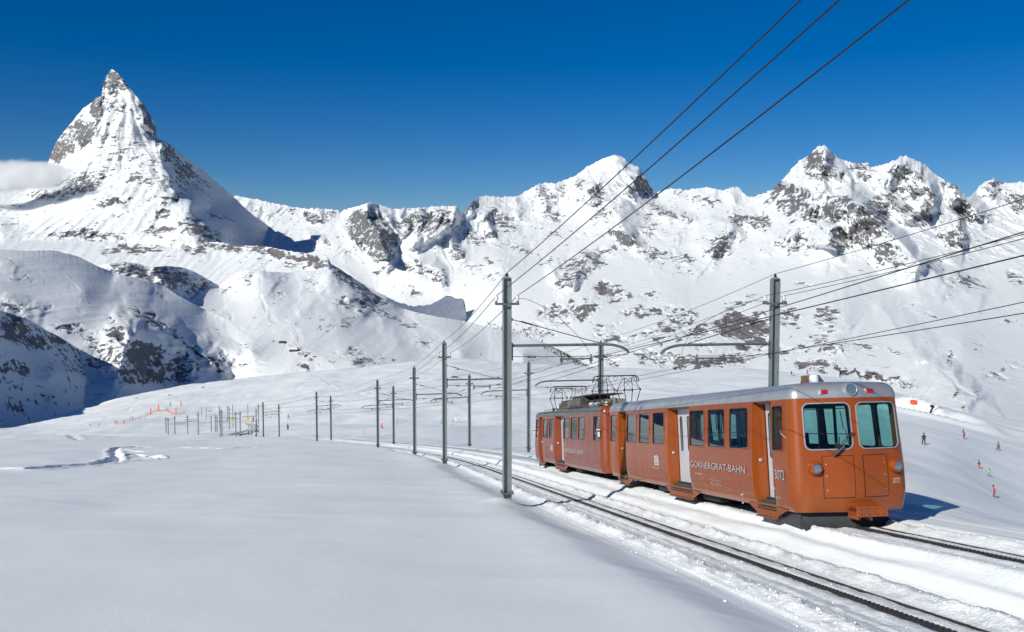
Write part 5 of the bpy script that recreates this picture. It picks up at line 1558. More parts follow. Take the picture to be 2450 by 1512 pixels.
    for f_, dz in ((.62, .035), (.25, .055)):
        for i in range(n):
            x, y = P_.p[i, 0] - P_.n[i, 0] * .25, P_.p[i, 1] - P_.n[i, 1] * .25
            xc = min(max(x, -L + 1.0), -1.2)
            vs.append((xc + (x - xc) * (f_ + .1), y * f_, prof[-1][1] + dz))
    fs = []
    rows = len(prof) + 2
    for k in range(rows - 1):
        for i in range(n): fs.append((k * n + i, k * n + (i + 1) % n, (k + 1) * n + (i + 1) % n, (k + 1) * n + i))
    fs.append(tuple(range((rows - 1) * n, rows * n)))
    me = bpy.data.meshes.new('roof'); me.from_pydata(vs, [], fs)
    bm = bmesh.new(); bm.from_mesh(me); bmesh.ops.recalc_face_normals(bm, faces=bm.faces); bm.to_mesh(me); bm.free()
    smooth_angle(me, 40)
    rmat = M_SILVER if front_car else M_GREYROOF
    rf = link('roof', me, root, rmat)
    if not front_car:                                # painted hood over the cab end of the roof
        ii = [i for i in range(n) if P_.p[i, 0] > -.62 and P_.p[i, 0] > -L / 2]
        ii = sorted(ii); hv, hf = [], []
        for o, z in prof[2:]:
            for i in ii: hv.append((P_.p[i, 0] + P_.n[i, 0] * (o + .014), P_.p[i, 1] + P_.n[i, 1] * (o + .014), z + .010))
        hv += [(P_.p[i, 0] - P_.n[i, 0] * .40 if P_.p[i, 0] > -.3 else P_.p[i, 0], P_.p[i, 1] * .5, prof[-1][1] + .055) for i in ii]
        m_ = len(ii); rws = len(prof) - 2 + 1
        for k in range(rws - 1):
            for i in range(m_ - 1): hf.append((k * m_ + i, k * m_ + i + 1, (k + 1) * m_ + i + 1, (k + 1) * m_ + i))
        hm = bpy.data.meshes.new('roof_hood'); hm.from_pydata(hv, [], hf); smooth_angle(hm, 40); link('roof_hood', hm, root, paint)
    # rain strip along the roof
    zr = ZG + (.20 if front_car else .16)
    st = MB()
    pr = [(P_.pos(u, ZG, -.035).x, P_.pos(u, ZG, -.035).y) for u in P_.u[:n]]
    offs = -.045
    q = [Vector((P_.p[i, 0] + P_.n[i, 0] * offs, P_.p[i, 1] + P_.n[i, 1] * offs, zr)) for i in range(2, n)]
    st.tube([p for p in q if p.x < 5 and p.y < HW - .03][:len(P_.p) // 2 + 20], .008, 4); st.build('rain_strip', rmat, rf)
    # ---------- inside
    it = MB(); it.box((-L / 2, 0, ZB + .12), (L - .3, 2.5, .06)); it.build('floor', M_INT, root)
    it = MB(); it.box((-L / 2, 0, ZG - .06), (L - .5, 2.45, .04)); it.build('ceiling', M_INTL, root)
    parts = [1.45, 7.0, 9.3, 14.3, L - 1.5] if front_car else [1.6, 4.9, 8.15, 10.8, 14.4]
    for k, x in enumerate(parts):
        it = MB()
        for y0, y1 in ((-1.25, -.42), (.42, 1.25)):
            if front_car and k == 0 and y0 > 0:
                it.box((-x, .45, 2.0), (.05, .06, 1.9)); continue
            yc, w = (y0 + y1) / 2, y1 - y0
            it.box((-x, yc, 1.2), (.04, w, 1.5))
            it.box((-x, yc, 2.86), (.04, w, .20))
            for ye in (y0 + .03, y1 - .03): it.box((-x, ye, 2.35), (.04, .07, .85))
        it.box((-x, 0, 2.88), (.04, .84, .15))
        it.build('partition', M_INT, root)
    for x in np.arange(2.9, L - 2, 1.25):
        if any(a - .2 < x < b + .2 for a, b, _ in doors): continue
        for y in (-.82, .82):
            s_ = MB(); s_.box((-x, y, 1.0), (.42, .78, .10), bevel=.03); s_.box((-x - .22, y, 1.42), (.07, .78, .80), bevel=.03); s_.build('seat', M_SEAT, root)
    for x in ((2.35, 7.2, 9.1, 14.4) if front_car else (2.2, 8.3, 10.6, 14.6)):
        for y in (-.45, .45):
            s_ = MB(); s_.tube([(-x, y, .55), (-x, y, 2.95)], .018, 6); s_.build('handrail', M_CHROME, root)
    it = MB()
    for y in (-.92, .92):
        it.tube([(-1.6, y, 2.15), (-L + 1.6, y, 2.15)], .012, 5); it.tube([(-1.6, y * .9, 2.80), (-L + 1.6, y * .9, 2.80)], .012, 5)
    it.build('luggage_rail', M_CHROME, root)
    dk = MB(); dk.box((-.38, -.45, 1.62), (.42, 1.35, .18), bevel=.04); dk.box((-.40, -.45, 1.2), (.36, 1.3, .8)); dk.build('driver_desk', M_INT, root)
    s_ = MB(); s_.box((-1.0, -.62, 1.35), (.45, .5, .1), bevel=.03); s_.box((-1.2, -.62, 1.85), (.08, .46, .75), bevel=.03); s_.build('driver_seat', M_SEAT, root)
    # ---------- below
    for bx in ((-2.9, -13.9) if front_car else (-3.1, -13.6)):
        b_ = MB()
        for y in (-.62, .62):
            b_.box((bx, y, .42), (2.6, .12, .20)); b_.box((bx, y, .56), (.7, .16, .14))
            for dx in (-.95, .95): b_.box((bx + dx, y + (.08 if y > 0 else -.08), .36), (.26, .14, .26), bevel=.02)
            for dx in (-.5, .5): b_.lathe([(.09, 0), (.06, .04), (.09, .08), (.06, .12), (.09, .16), (.06, .20)], (bx + dx, y, .40), (0, 0, 1), 10)
        bo = b_.build('bogie', M_UNDER, root)
        for dx in (-.95, .95):
            for y in (-.5, .5):
                w_ = MB(); sg = 1 if y > 0 else -1
                w_.lathe([(.30, -.05), (.345, -.05), (.345, -.02), (.32, 0), (.31, .06), (.24, .06), (.22, .03), (.07, .03), (.07, .08), (.0, .08)], (bx + dx, y, .345), (0, sg, 0), 24); w_.build('wheel', M_UNDER, bo, 35)
    b_ = MB()
    for x0, x1, yy, zz, hh in ((-5.6, -7.0, -.7, .38, .34), (-8.9, -10.6, .5, .36, .36), (-9.8, -11.3, -.75, .36, .30)): b_.box(((x0 + x1) / 2, yy, zz), (abs(x1 - x0), .75, hh), bevel=.03)
    b_.box((-L / 2, 0, .56), (L - .8, 2.2, .12))
    b_.build('underframe', M_UNDER, root)
    # ---------- snow ploughs at the ends
    def plough(x, fwd, name='snow_plough'):
        pl = MB()
        prof_ = [(0.0, .46), (.02, .34), (.06, .22), (.15, .12), (.30, .05)]
        vs, fs = [], []
        ys = np.linspace(-1.22, .98 if fwd > 0 else 1.2, 15)
        for y in ys:
            vee = .26 * (1 - abs(y) / 1.25)
            for dx, z in prof_: vs.append((x + fwd * (dx - .22 + vee), y, z))
        m = len(prof_)
        for i in range(len(ys) - 1):
            for k in range(m - 1): fs.append((i * m + k, i * m + k + 1, (i + 1) * m + k + 1, (i + 1) * m + k))
        me = bpy.data.meshes.new(name); me.from_pydata(vs, [], fs)
        bm = bmesh.new(); bm.from_mesh(me)
        g = bmesh.ops.extrude_face_region(bm, geom=list(bm.faces))
        for v in g['geom']:
            if isinstance(v, bmesh.types.BMVert): v.co.x -= fwd * .03
        bmesh.ops.recalc_face_normals(bm, faces=bm.faces); bm.to_mesh(me); bm.free(); smooth_angle(me, 50)
        return link(name, me, root, M_PLOUGH)
    if front_car:
        plough(-.12, 1)
        wg = MB(); wg.prism([(-.25, .05), (-1.3, .12), (-1.3, .42), (-.25, .46)], (0, -1.2, 0), (1, 0, 0), (0, 0, 1), (0, 1, 0), .03); wg.build('plough_side', M_PLOUGH, root)
    else: plough(-L + .1, -1)
    return root, P_, wins, doors, paint

CAR1, PL1, W1, D1_, _ = build_car(1, 0.0, 'front orange railcar with silver roof and two large windshields')
CAR2, PL2, W2, D2_, _ = build_car(2, 18.28, 'rear railcar with pantographs and equipment on its dark roof')
# ---- front car details
def access_plate(a, b, z0, z1, lab):
    ua, ub = PL1.uy(a), PL1.uy(b)
    outer = [(ua, z0), (ub, z0), (ub, z1), (ua, z1)]
    o = skin(PL1, dense(outer, .06), [], 'access_panel', M_ORANGE, CAR1, off=.012, thick=.010, ustep=.05)
    ins = [(ua - .016, z0 - .016), (ub + .016, z0 - .016), (ub + .016, z1 + .016), (ua - .016, z1 + .016)]
    ring(PL1, outer, ins, .009, .012, 'panel_gap', M_BLACK, o)
    for z in (z0 + .16, (z0 + z1) / 2 + .02, z1 - .18):
        u = ua + .075 if lab == 'l' else ub - .075
        c = PL1.pos(u, z, .014); n = (PL1.pos(u, z, .1) - PL1.pos(u, z, 0)).normalized()
        q = MB(); q.lathe([(.016, 0), (.014, .006), (.004, .009)], c, n, 8); q.build('screw', M_CHROME, o)
access_plate(-.745, -.075, .76, 1.69, 'l')
access_plate(.17, .80, .76, 1.69, 'r')
def headlight(y, z):
    u = PL1.uy(y); c = PL1.pos(u, z, -.03)
    n = Vector((1, 0, 0)) + Vector((0, .05 * (1 if y > 0 else -1), 0)); n.normalize()
    h = MB(); h.lathe([(.165, 0), (.165, .09), (.15, .12), (.14, .12), (.14, .15), (.115, .19), (.105, .19), (.10, .12), (.0, .10)], c, n, 28); o = h.build('headlight', M_ORANGE, CAR1, 30)
    r = MB(); r.lathe([(.098, .17), (.07, .14), (.03, .12), (.0, .115)], c, n, 20); r.build('reflector', M_CHROME, o, 60)
    l = MB(); l.lathe([(.104, .176), (.09, .20), (.05, .215), (.0, .22)], c, n, 24); l.build('lens', M_LENS, o, 60)
    for k in (0.5, 1.57, 2.6, 3.6, 4.7, 5.8):
        s = MB(); p_ = c + n * .15 + Vector((0, math.cos(k) * .128, math.sin(k) * .128)); s.lathe([(.012, 0), (.01, .012)], p_, n, 6); s.build('screw', M_CHROME, o)
headlight(-.93, 1.43); headlight(1.03, 1.43)
# roof lamp and marker lamps
c = Vector((.17, .03, 3.215)); n = Vector((1, 0, .10)).normalized()
h = MB(); h.lathe([(.19, -.16), (.165, 0), (.155, .04), (.14, .06), (.13, .05), (.0, .03)], c, n, 28); o = h.build('roof_headlight', M_SILVER, CAR1, 30)
l = MB(); l.lathe([(.128, .052), (.10, .07), (.05, .08), (.0, .085)], c, n, 24); l.build('lens', M_LENS, o, 60)
l = MB(); l.lathe([(.12, .045), (.08, .02), (.03, .0), (.0, -.01)], c, n, 20); l.build('reflector', M_CHROME, o, 60)
for y in (-.60, .52):
    cx_ = .14 * (1 - abs(y)) - .03
    h = MB(); h.box((cx_ - .06, y, 3.17), (.30, .21, .14), bevel=.015); o = h.build('marker_lamp', M_SILVER, CAR1)
    h = MB(); h.box((cx_ + .093, y + .015, 3.17), (.012, .15, .105), bevel=.004); h.build('lens', M_REDL, o)
# coupler
h = MB(); h.box((.33, .10, .50), (.46, .62, .16), bevel=.03); h.box((.30, -.16, .42), (.42, .10, .30), bevel=.02); h.box((.18, .45, .44), (.22, .10, .24), bevel=.02)
h.prism([(.05, .40), (.12, .62), (.30, .66), (.50, .56)], (0, -.12, 0), (1, 0, 0), (0, 0, 1), (0, 1, 0), .50); o = h.build('coupler', M_ORANGE, CAR1)
h = MB(); h.box((.585, .12, .46), (.035, .74, .24), bevel=.006); pl = h.build('coupler_plate', M_ORANGE, o)
for y in (-.14, .04, .22, .40):
    for z in (.40, .52):
        q = MB(); q.lathe([(.016, 0), (.012, .008)], (.604, y, z), (1, 0, 0), 6); q.build('bolt', M_BLACK, o)
h = MB(); h.tube([(.45, .12, .34), (.40, .2, .26), (.30, .12, .30)], .03, 6); h.build('coupler_hook', M_ORANGE, CAR1)
# wipers: two pantograph wipers parked towards the middle
h = MB()
for dy in (0, .05):
    h.tube([PL1.pos(PL1.uy(-.42 + dy), 1.80, .05), PL1.pos(PL1.uy(-.22 + dy), 2.10, .09), PL1.pos(PL1.uy(-.06 + dy), 2.22, .06)], .011, 5)
h.tube([PL1.pos(PL1.uy(-.40), 1.74, .08), PL1.pos(PL1.uy(-.34), 2.14, .05)], .014, 5); h.tube([PL1.pos(PL1.uy(-.50), 1.70, .07), PL1.pos(PL1.uy(-.26), 1.92, .08)], .03, 6)
h.tube([PL1.pos(PL1.uy(-.20), 2.30, .045), PL1.pos(PL1.uy(-.15), 1.92, .05)], .013, 5)
h.tube([PL1.pos(PL1.uy(-.24), 2.72, -.08), PL1.pos(PL1.uy(-.20), 2.3, -.06)], .012, 5)
h.build('wiper', M_BLACK, CAR1)
# roof vents seen on the roof edge
h = MB(); h.lathe([(.115, 0), (.115, .24), (.10, .27), (.0, .28)], (-1.55, .02, 3.38), (0, 0, 1), 20); h.build('roof_vent', principled('vent_paint', (.62, .63, .62), .5), CAR1, 30)
h = MB(); h.prism([(-.03, 0), (.42, 0), (.22, .27), (-.03, .27)], (-1.9, .12, 3.40), (0, 1, 0), (0, 0, 1), (-1, 0, 0), .5); o = h.build('louvre_box', M_STEP, CAR1)
for k in range(5):
    h = MB(); h.box((-1.885, .30 - .03 * (k > 2), 3.44 + .05 * k), (.03, .34 - .045 * k, .02)); h.build('louvre', M_GREYROOF, o)
h = MB(); h.tube([(-1.7, -.1, 3.38), (-1.75, -.28, 3.38), (-1.9, -.06, 3.66)], .02, 5); h.build('roof_bracket', M_STEP, CAR1)
# roof seams and the small marks
for s in (3.4, 7.55, 12.6):
    h = MB()
    h.tube([PL1.pos(PL1.us(s), ZG, .022) + Vector((0, 0, .02)), PL1.pos(PL1.us(s), ZG, .004) + Vector((0, 0, .10)), PL1.pos(PL1.us(s), ZG, -.028) + Vector((0, 0, .19)), PL1.pos(PL1.us(s), ZG, -.09) + Vector((0, 0, .265)), PL1.pos(PL1.us(s), ZG, -.25) + Vector((0, 0, .35)), Vector((-s, 0, ZG + .40))], .003, 4)
    h.build('roof_seam', M_SILVER, CAR1)
# ---- lettering
U1, U2 = PL1.us, PL2.us
text_on(PL1, 'GORNERGRAT-BAHN', U1(6.88), U1(2.70), 1.19, .185, M_LETTER, CAR1, .020, M_LSHADOW, bold=-.006)
text_on(PL1, '3072', U1(.90), U1(.40), 1.15, .225, M_LETTER, CAR1, .020, M_LSHADOW, bold=-.006)
text_on(PL1, '3072', PL1.uy(.93), PL1.uy(1.13), 1.03, .115, M_LETTER, CAR1, .016, None, bold=.006)
text_on(PL1, 'NON FUMEURS', U1(6.55), U1(5.95), .985, .06, M_LETTER, CAR1, .008)
text_on(PL1, 'NICHTRAUCHER', U1(10.95), U1(10.15), .98, .06, M_LETTER, CAR1, .008)
text_on(PL1, 'Bt', U1(1.02), U1(.96), .90, .05, M_LETTER, CAR1, .008); text_on(PL1, '50/135/1', U1(1.02), U1(.74), .68, .06, M_LETTER, CAR1, .008)
def plate(plan, root, a, b, z0, z1, marks=True):
    ua, ub = sorted((plan.us(a), plan.us(b)))
    mid = (ua + ub) / 2
    poly = [(ua, z0), (ub, z0), (ub, z1 - .06), (mid + (ub - ua) * .3, z1 - .012), (mid, z1), (mid - (ub - ua) * .3, z1 - .012), (ua, z1 - .06)]
    o = pane(plan, poly, .009, 'notice_plate', M_LETTER, root)
    if marks:
        t = pane(plan, [(mid - .06, z1 - .075), (mid + .06, z1 - .075), (mid, z1 - .02)], .0115, 'printed_mark', M_DLETTER, o)
        text_on(plan, '8 - 12', ua + .05, ub - .05, z0 + .17, .06, M_DLETTER, o, .0115); text_on(plan, 'ZERMATT', ua + .05, ub - .05, z0 + .05, .045, M_DLETTER, o, .0115)
plate(PL1, CAR1, 10.1, 10.64, 1.10, 1.44)
plate(PL2, CAR2, 11.1, 11.75, 1.12, 1.46)
def box_outline(plan, root, a, b, z0, z1):
    ua, ub = sorted((plan.us(a), plan.us(b))); t = .009; m = (ua + ub) / 2
    def bar(x0, x1, y0, y1): pane(plan, [(x0, y0), (x1, y0), (x1, y1), (x0, y1)], .008, 'painted_line', M_LETTER, root)
    bar(ua, ub, z0, z0 + t); bar(ua, ub, z1 - t, z1); bar(ua, ua + t, z0, z1); bar(ub - t, ub, z0, z1); bar(m - t / 2, m + t / 2, z0, z1)
box_outline(PL1, CAR1, 4.49, 5.34, .76, .90)
text_on(PL1, '04', U1(5.28), U1(5.13), .80, .05, M_LETTER, CAR1, .008); text_on(PL1, '16', U1(4.78), U1(4.66), .80, .05, M_LETTER, CAR1, .008)
text_on(PL2, 'GORNERGRAT-BAHN', U2(8.15), U2(3.5), 1.13, .22, M_LETTER, CAR2, .010, M_LSHADOW, bold=.006)
box_outline(PL2, CAR2, 5.4, 6.3, .72, .86)
text_on(PL2, 'ZERMATT', U2(8.0), U2(7.3), .96, .06, M_LETTER, CAR2, .008)
text_on(PL2, 'Bhe', U2(.95), U2(.75), .72, .06, M_LETTER, CAR2, .008); text_on(PL2, '30 t', U2(.95), U2(.72), .58, .05, M_LETTER, CAR2, .008)
# mirrors and end lamps
for plan, root, s in ((PL2, CAR2, .10), (PL2, CAR2, 17.0)):
    h = MB(); c = plan.pos(plan.us(max(s, .4)), 2.25, .0)
    h.box((-s, -HW - .16, 2.12), (.10, .12, .30), bevel=.02); o = h.build('side_mirror', M_BLACK, root)
    h = MB(); h.box((-s + .055, -HW - .16, 2.10), (.008, .10, .22)); h.box((-s, -HW - .16, 2.30), (.11, .13, .05)); h.build('mirror_glass', M_PORC, o)
    h = MB(); h.tube([(-s - .05, -HW - .02, 2.2), (-s, -HW - .15, 2.2)], .015, 5); h.build('mirror_arm', M_BLACK, root)
h = MB(); h.tube([(-.30, -HW - .02, 2.10), (-.34, -HW - .14, 2.22), (-.48, -HW - .10, 2.30)], .012, 5); h.build('mirror_arm', M_CHROME, CAR1)
for z in (1.15, .98):
    h = MB(); h.lathe([(.07, 0), (.06, .05), (.0, .06)], (.06, -.95, z), (1, 0, 0), 12); h.build('end_lamp', M_CHROME, CAR2)
for a, z in ((3.15, .62), (3.3, .40)):
    h = MB(); h.lathe([(.03, 0), (.025, .03)], PL1.pos(U1(a), z, 0), (0, -1, 0), 10); h.build('socket', M_CHROME, CAR1)
# ---- couplers between the cars and the rear-car roof
h = MB(); h.box((.55, 0, .62), (1.3, .35, .25), bevel=.04); h.tube([(.1, -.5, .9), (.6, -.5, .65), (1.1, -.5, .9)], .04, 6); h.tube([(.1, .5, .9), (.6, .5, .65), (1.1, .5, .9)], .04, 6); h.build('car_coupling', M_UNDER, CAR2)
ZR = ZG + .33
M_TAR = metal_paint('roof_box_paint', (.20, .19, .14), .7)
M_DKBOX = metal_paint('dark_roof_box', (.045, .045, .05), .6)
def trap(x0, x1, z0, z1, slf, slr, yw, name, mat, yt=None):
    yt = yt or yw * .72
    b = MB()
    v = [(-x0, -yw, z0), (-x1, -yw, z0), (-x1, yw, z0), (-x0, yw, z0), (-x0 - slf, -yt, z1), (-x1 + slr, -yt, z1), (-x1 + slr, yt, z1), (-x0 - slf, yt, z1)]
    vv = [b.bm.verts.new(p) for p in v]
    for f in ((0, 1, 2, 3), (4, 7, 6, 5), (0, 4, 5, 1), (1, 5, 6, 2), (2, 6, 7, 3), (3, 7, 4, 0)): b.bm.faces.new([vv[i] for i in f])
    return b.build(name, mat, CAR2)
def lid(x0, x1, z, yw, mat):
    b = MB(); b.box((-(x0 + x1) / 2, 0, z), (x1 - x0, yw * 2, .06), bevel=.02); return b.build('roof_lid', mat, CAR2)
r1 = trap(9.4, 12.2, ZR - .05, ZR + .42, .1, .35, .95, 'resistor_box', M_TAR)
for k in range(9):
    b = MB(); b.box((-9.75 - k * .26, -.86, ZR + .18), (.03, .03, .40)); b.build('louvre', M_DKBOX, r1)
lid(9.3, 12.0, ZR + .45, .72, M_DKBOX)
r2_ = trap(6.3, 9.3, ZR - .05, ZR + .58, .1, .25, .92, 'resistor_box', M_DKBOX)
for k in range(10):
    b = MB(); b.box((-6.6 - k * .27, -.84, ZR + .24), (.03, .03, .50)); b.build('louvre', M_TAR, r2_)
lid(3.9, 9.2, ZR + .60, .72, M_GREYROOF)
trap(3.2, 6.2, ZR - .05, ZR + .34, .1, .1, .7, 'equipment_box', M_DKBOX)
for x, y, rr_, ln in ((3.9, -.62, .11, .55), (3.0, -.55, .09, .4), (13.9, -.5, .12, .5), (4.7, -.68, .13, .35)):
    b = MB(); b.lathe([(.03, 0), (rr_, .04), (rr_, ln - .04), (.03, ln)], (-x - ln / 2, y, ZR + .10), (1, 0, 0), 14); b.build('air_tank', M_CHROME if rr_ > .1 else M_GREYROOF, CAR2, 30)
for x in (2.3, 3.4, 6.0, 8.9, 12.6, 15.2):
    b = MB(); b.lathe([(.07, 0), (.09, .03), (.06, .06), (.09, .09), (.06, .12), (.09, .15), (.05, .20)], (-x, -.55, ZR - .02), (0, 0, 1), 10); b.build('roof_insulator', M_PORC if x < 4 else M_DARKINS, CAR2)
b = MB(); b.lathe([(.11, 0), (.11, .30), (.08, .34), (.0, .34)], (-1.55, -.35, ZR), (0, 0, 1), 14); b.build('roof_post', M_GREYROOF, CAR2, 30)
b = MB(); b.box((-2.6, -.5, ZR + .12), (.55, .4, .26), bevel=.03); b.box((-3.25, .1, ZR + .16), (.45, .9, .32), bevel=.03); b.build('equipment_box', M_TAR, CAR2)
b = MB()
for y in (-.95,): b.tube([(-1.2, y, ZR + .06), (-15.9, y, ZR + .06)], .018, 5)
for x in np.arange(1.2, 16, 1.22): b.tube([(-x, -.95, ZR - .12), (-x, -.95, ZR + .06)], .014, 4)
b.build('roof_rail', M_GREYROOF, CAR2)
def pantograph(x, lab=None):
    zb = ZR + .08; zt = 4.74
    root = bpy.data.objects.new('pantograph', None); C.objects.link(root); root.parent = CAR2
    b = MB()
    for y in (-.78, -.1, .1, .78): b.box((-x, y, zb), (1.3, .05, .06))
    b.box((-x - .6, 0, zb), (.06, 1.6, .05)); b.box((-x + .6, 0, zb), (.06, 1.6, .05)); b.build('base_frame', M_UNDER, root)
    zk = zb + (zt - zb) * .48
    for i, (y0, y1) in enumerate(((-.98, -.22), (.22, .98))):
        b = MB()
        for ye in (y0, y1):
            yin = (y0 + y1) / 2 + (ye - (y0 + y1) / 2) * .62; yt = (y0 + y1) / 2 + (ye - (y0 + y1) / 2) * .55
            for sx in (-1, 1):
                b.tube([(-x + sx * .42, yin, zb), (-x + sx * .66, ye * 1.0, zk)], .020, 5)
                b.tube([(-x + sx * .66, ye * 1.0, zk), (-x + sx * .12, yt, zt - .10)], .016, 5)
        for sx in (-1, 1):
            b.tube([(-x + sx * .66, y0, zk), (-x + sx * .12, (y0 + y1) / 2 + (y1 - y0) * .27, zt - .1)], .010, 4)
            b.tube([(-x + sx * .66, y1, zk), (-x + sx * .12, (y0 + y1) / 2 - (y1 - y0) * .27, zt - .1)], .010, 4)
            b.tube([(-x + sx * .66, y0, zk), (-x + sx * .66, y1, zk)], .014, 5)
            for ye in (y0, y1): b.box((-x + sx * .66, ye, zk), (.06, .05, .10))
        b.build('folding_arm', M_DARKINS, root)
    b = MB()
    for sx in (-.14, .14):
        b.tube([(-x + sx, -1.07, zt - .30), (-x + sx, -1.06, zt - .14), (-x + sx, -.98, zt - .02), (-x + sx, -.85, zt), (-x + sx, .85, zt), (-x + sx, .98, zt - .02), (-x + sx, 1.06, zt - .14), (-x + sx, 1.07, zt - .30)], .022, 6)
    for y in (-.85, -.3, 0, .3, .85): b.box((-x, y, zt - .03), (.34, .03, .03))
    b.tube([(-x, -.12, zt - .02), (-x, 0, zt - .3), (-x, .12, zt - .02)], .01, 4)
    b.build('collector_bar', M_DARKINS, root)
pantograph(2.6); pantograph(13.3)

# ================================================================== PEOPLE
_mc = {}
def cloth(name, col, rough=.75):
    k = (name, col)
    if k not in _mc: _mc[k] = principled(name, col, rough, spec=.25)
    return _mc[k]
SKIN = cloth('skin', (.45, .26, .19))
def person(loc, height, label, jacket, trousers, helmet, facing=0.0, pose='stand', skis=True, arms='down', lean=0.0, cut=None, group='skiers and walkers on the snow'):
    """loc: where the feet stand. facing: angle of the chest about z"""
    s = height / 1.75
    k = {'stand': (.0, .0, .0), 'ski': (.22, .12, .10), 'turn': (.26, .14, .16), 'crouch': (.55, .3, .32), 'sit': (.62, .2, .75)}[pose]
    drop, fw, kb = k
    hip = Vector((-.06 * bool(drop), 0, .93 - drop * .8)); chest = hip + Vector((fw, 0, .42)); neck = chest + Vector((fw * .35, 0, .17)); head = neck + Vector((fw * .2 + .02, 0, .17))
    J = {'p': (hip, .15), 'w': (hip.lerp(chest, .45), .135), 'c': (chest, .165), 'n': (neck, .06), 'h0': (head - Vector((0, 0, .04)), .10), 'h': (head + Vector((0, 0, .05)), .09)}
    E = [('p', 'w'), ('w', 'c'), ('c', 'n'), ('n', 'h0'), ('h0', 'h')]
    for sd, n in ((-1, 'l'), (1, 'r')):
        sp = .12 + (.10 if pose in ('turn', 'crouch') else .03)
        knee = Vector((hip.x + .06 + drop * .55, sd * (sp + .01), .50 - drop * .25)); foot = Vector((-.02 + (.35 if pose == 'sit' else 0), sd * sp * 1.15, .09))
        J['k' + n] = (knee, .085); J['a' + n] = (foot, .065); J['t' + n] = (foot + Vector((.17, 0, -.03)), .05); J['q' + n] = (hip + Vector((.01, sd * .10, -.06)), .115)
        E += [('p', 'q' + n), ('q' + n, 'k' + n), ('k' + n, 'a' + n), ('a' + n, 't' + n)]
        sh = chest + Vector((0, sd * .20, .07))
        if arms == 'down': el_, ha = sh + Vector((.02, sd * .07, -.28)), sh + Vector((.10, sd * .08, -.54))
        elif arms == 'out': el_, ha = sh + Vector((.05, sd * .25, -.10)), sh + Vector((.10, sd * .50, -.14))
        elif arms == 'one': el_, ha = (sh + Vector((.05, sd * .26, .0)), sh + Vector((.08, sd * .52, .04))) if sd < 0 else (sh + Vector((.0, sd * .12, -.26)), sh + Vector((.06, sd * .16, -.5)))
        else: el_, ha = sh + Vector((.05, sd * .12, -.25)), sh + Vector((.32, sd * .14, -.30))
        J['s' + n] = (sh, .075); J['e' + n] = (el_, .058); J['m' + n] = (ha, .05)
        E += [('c', 's' + n), ('s' + n, 'e' + n), ('e' + n, 'm' + n)]
    names = list(J)
    me = bpy.data.meshes.new('person'); me.from_pydata([J[n][0] for n in names], [(names.index(a), names.index(b)) for a, b in E], [])
    tmp = bpy.data.objects.new('tmp', me); C.objects.link(tmp)
    md = tmp.modifiers.new('skin', 'SKIN')
    for i, n in enumerate(names):
        sv = me.skin_vertices[0].data[i]; sv.radius = (J[n][1], J[n][1]); sv.use_root = (n == 'p')
    sb = tmp.modifiers.new('sub', 'SUBSURF'); sb.levels = 1
    dg = bpy.context.evaluated_depsgraph_get(); body = bpy.data.meshes.new_from_object(tmp.evaluated_get(dg)); bpy.data.objects.remove(tmp)
    body.name = 'person'
    for m in (jacket, trousers, SKIN, cloth('boots', (.03, .03, .035))): body.materials.append(m)
    for f in body.polygons:
        c = f.center; mi = 0
        on_arm = min((c - J[a + n][0]).length for a in 'em' for n in 'lr') < .26 and abs(c.y) > .14
        if c.z < .16: mi = 3
        elif c.z < hip.z + .02 and not on_arm: mi = 1
        elif (c - J['h0'][0]).length < .17 and c.z > neck.z + .03: mi = 2
        f.material_index = mi; f.use_smooth = True
    rot = Matrix.Rotation(facing, 4, 'Z') @ Matrix.Rotation(lean, 4, 'X')
    root = bpy.data.objects.new('person', body); C.objects.link(root)
    root.matrix_world = Matrix.Translation(loc) @ rot @ Matrix.Diagonal((s, s, s, 1))
    tag(root, label, 'person', group)
    hc = J['h'][0]
    b = MB(); b.lathe([(.02, .155), (.08, .14), (.125, .08), (.135, .0), (.12, -.05)], hc + Vector((-.015, 0, -.0)), (0, 0, 1), 12); o = b.build('helmet', helmet, root, 50)
    b = MB(); b.box(hc + Vector((.095, 0, -.02)), (.06, .17, .075), bevel=.015); b.build('goggles', cloth('goggles', (.02, .02, .03), .2), root)
    if skis:
        for sd, n in ((-1, 'l'), (1, 'r')):
            f_ = J['a' + n][0]
            b = MB(); b.box((f_.x + .1, f_.y, .02), (1.55, .09, .03)); b.prism([(0, 0), (.16, .09), (.16, .12), (0, .03)], (f_.x + .87, f_.y - .045, .005), (1, 0, 0), (0, 0, 1), (0, 1, 0), .09); b.build('ski', cloth('ski', (.10, .10, .13), .3), root)
            h_ = J['m' + n][0]
            if pose != 'crouch': b = MB(); b.tube([h_ + Vector((.02, 0, .06)), Vector((h_.x - .25 if pose != 'stand' else h_.x + .05, h_.y * 1.15, max(.03, h_.z - 1.05)))], .012, 4); b.build('ski_pole', cloth('pole', (.12, .12, .12), .3), root)
    return root
BLK, NAVY, RED_, DRED, WHT, LIME, BLUE_, GREY_, CREAM, GREEN_, ORG = [cloth('cloth', c) for c in ((.02, .02, .03), (.03, .03, .07), (.62, .02, .03), (.55, .02, .05), (.75, .74, .70), (.42, .55, .05), (.03, .28, .5), (.17, .16, .15), (.55, .50, .38), (.08, .42, .08), (.75, .12, .03))]
HB, HR, HW_ = cloth('helmet', (.025, .025, .03), .3), cloth('helmet', (.5, .04, .03), .3), cloth('helmet', (.7, .7, .7), .3)
def place(px, py, hpx, D=None, sink=0.0):
    """feet point at picture (px, py)"""
    g = hit_ground(px, py, 60)
    if D: g = P(px, py, D)
    h = hpx * 1.12 * g.y / F
    return Vector((g.x, g.y, g.z - sink)), h
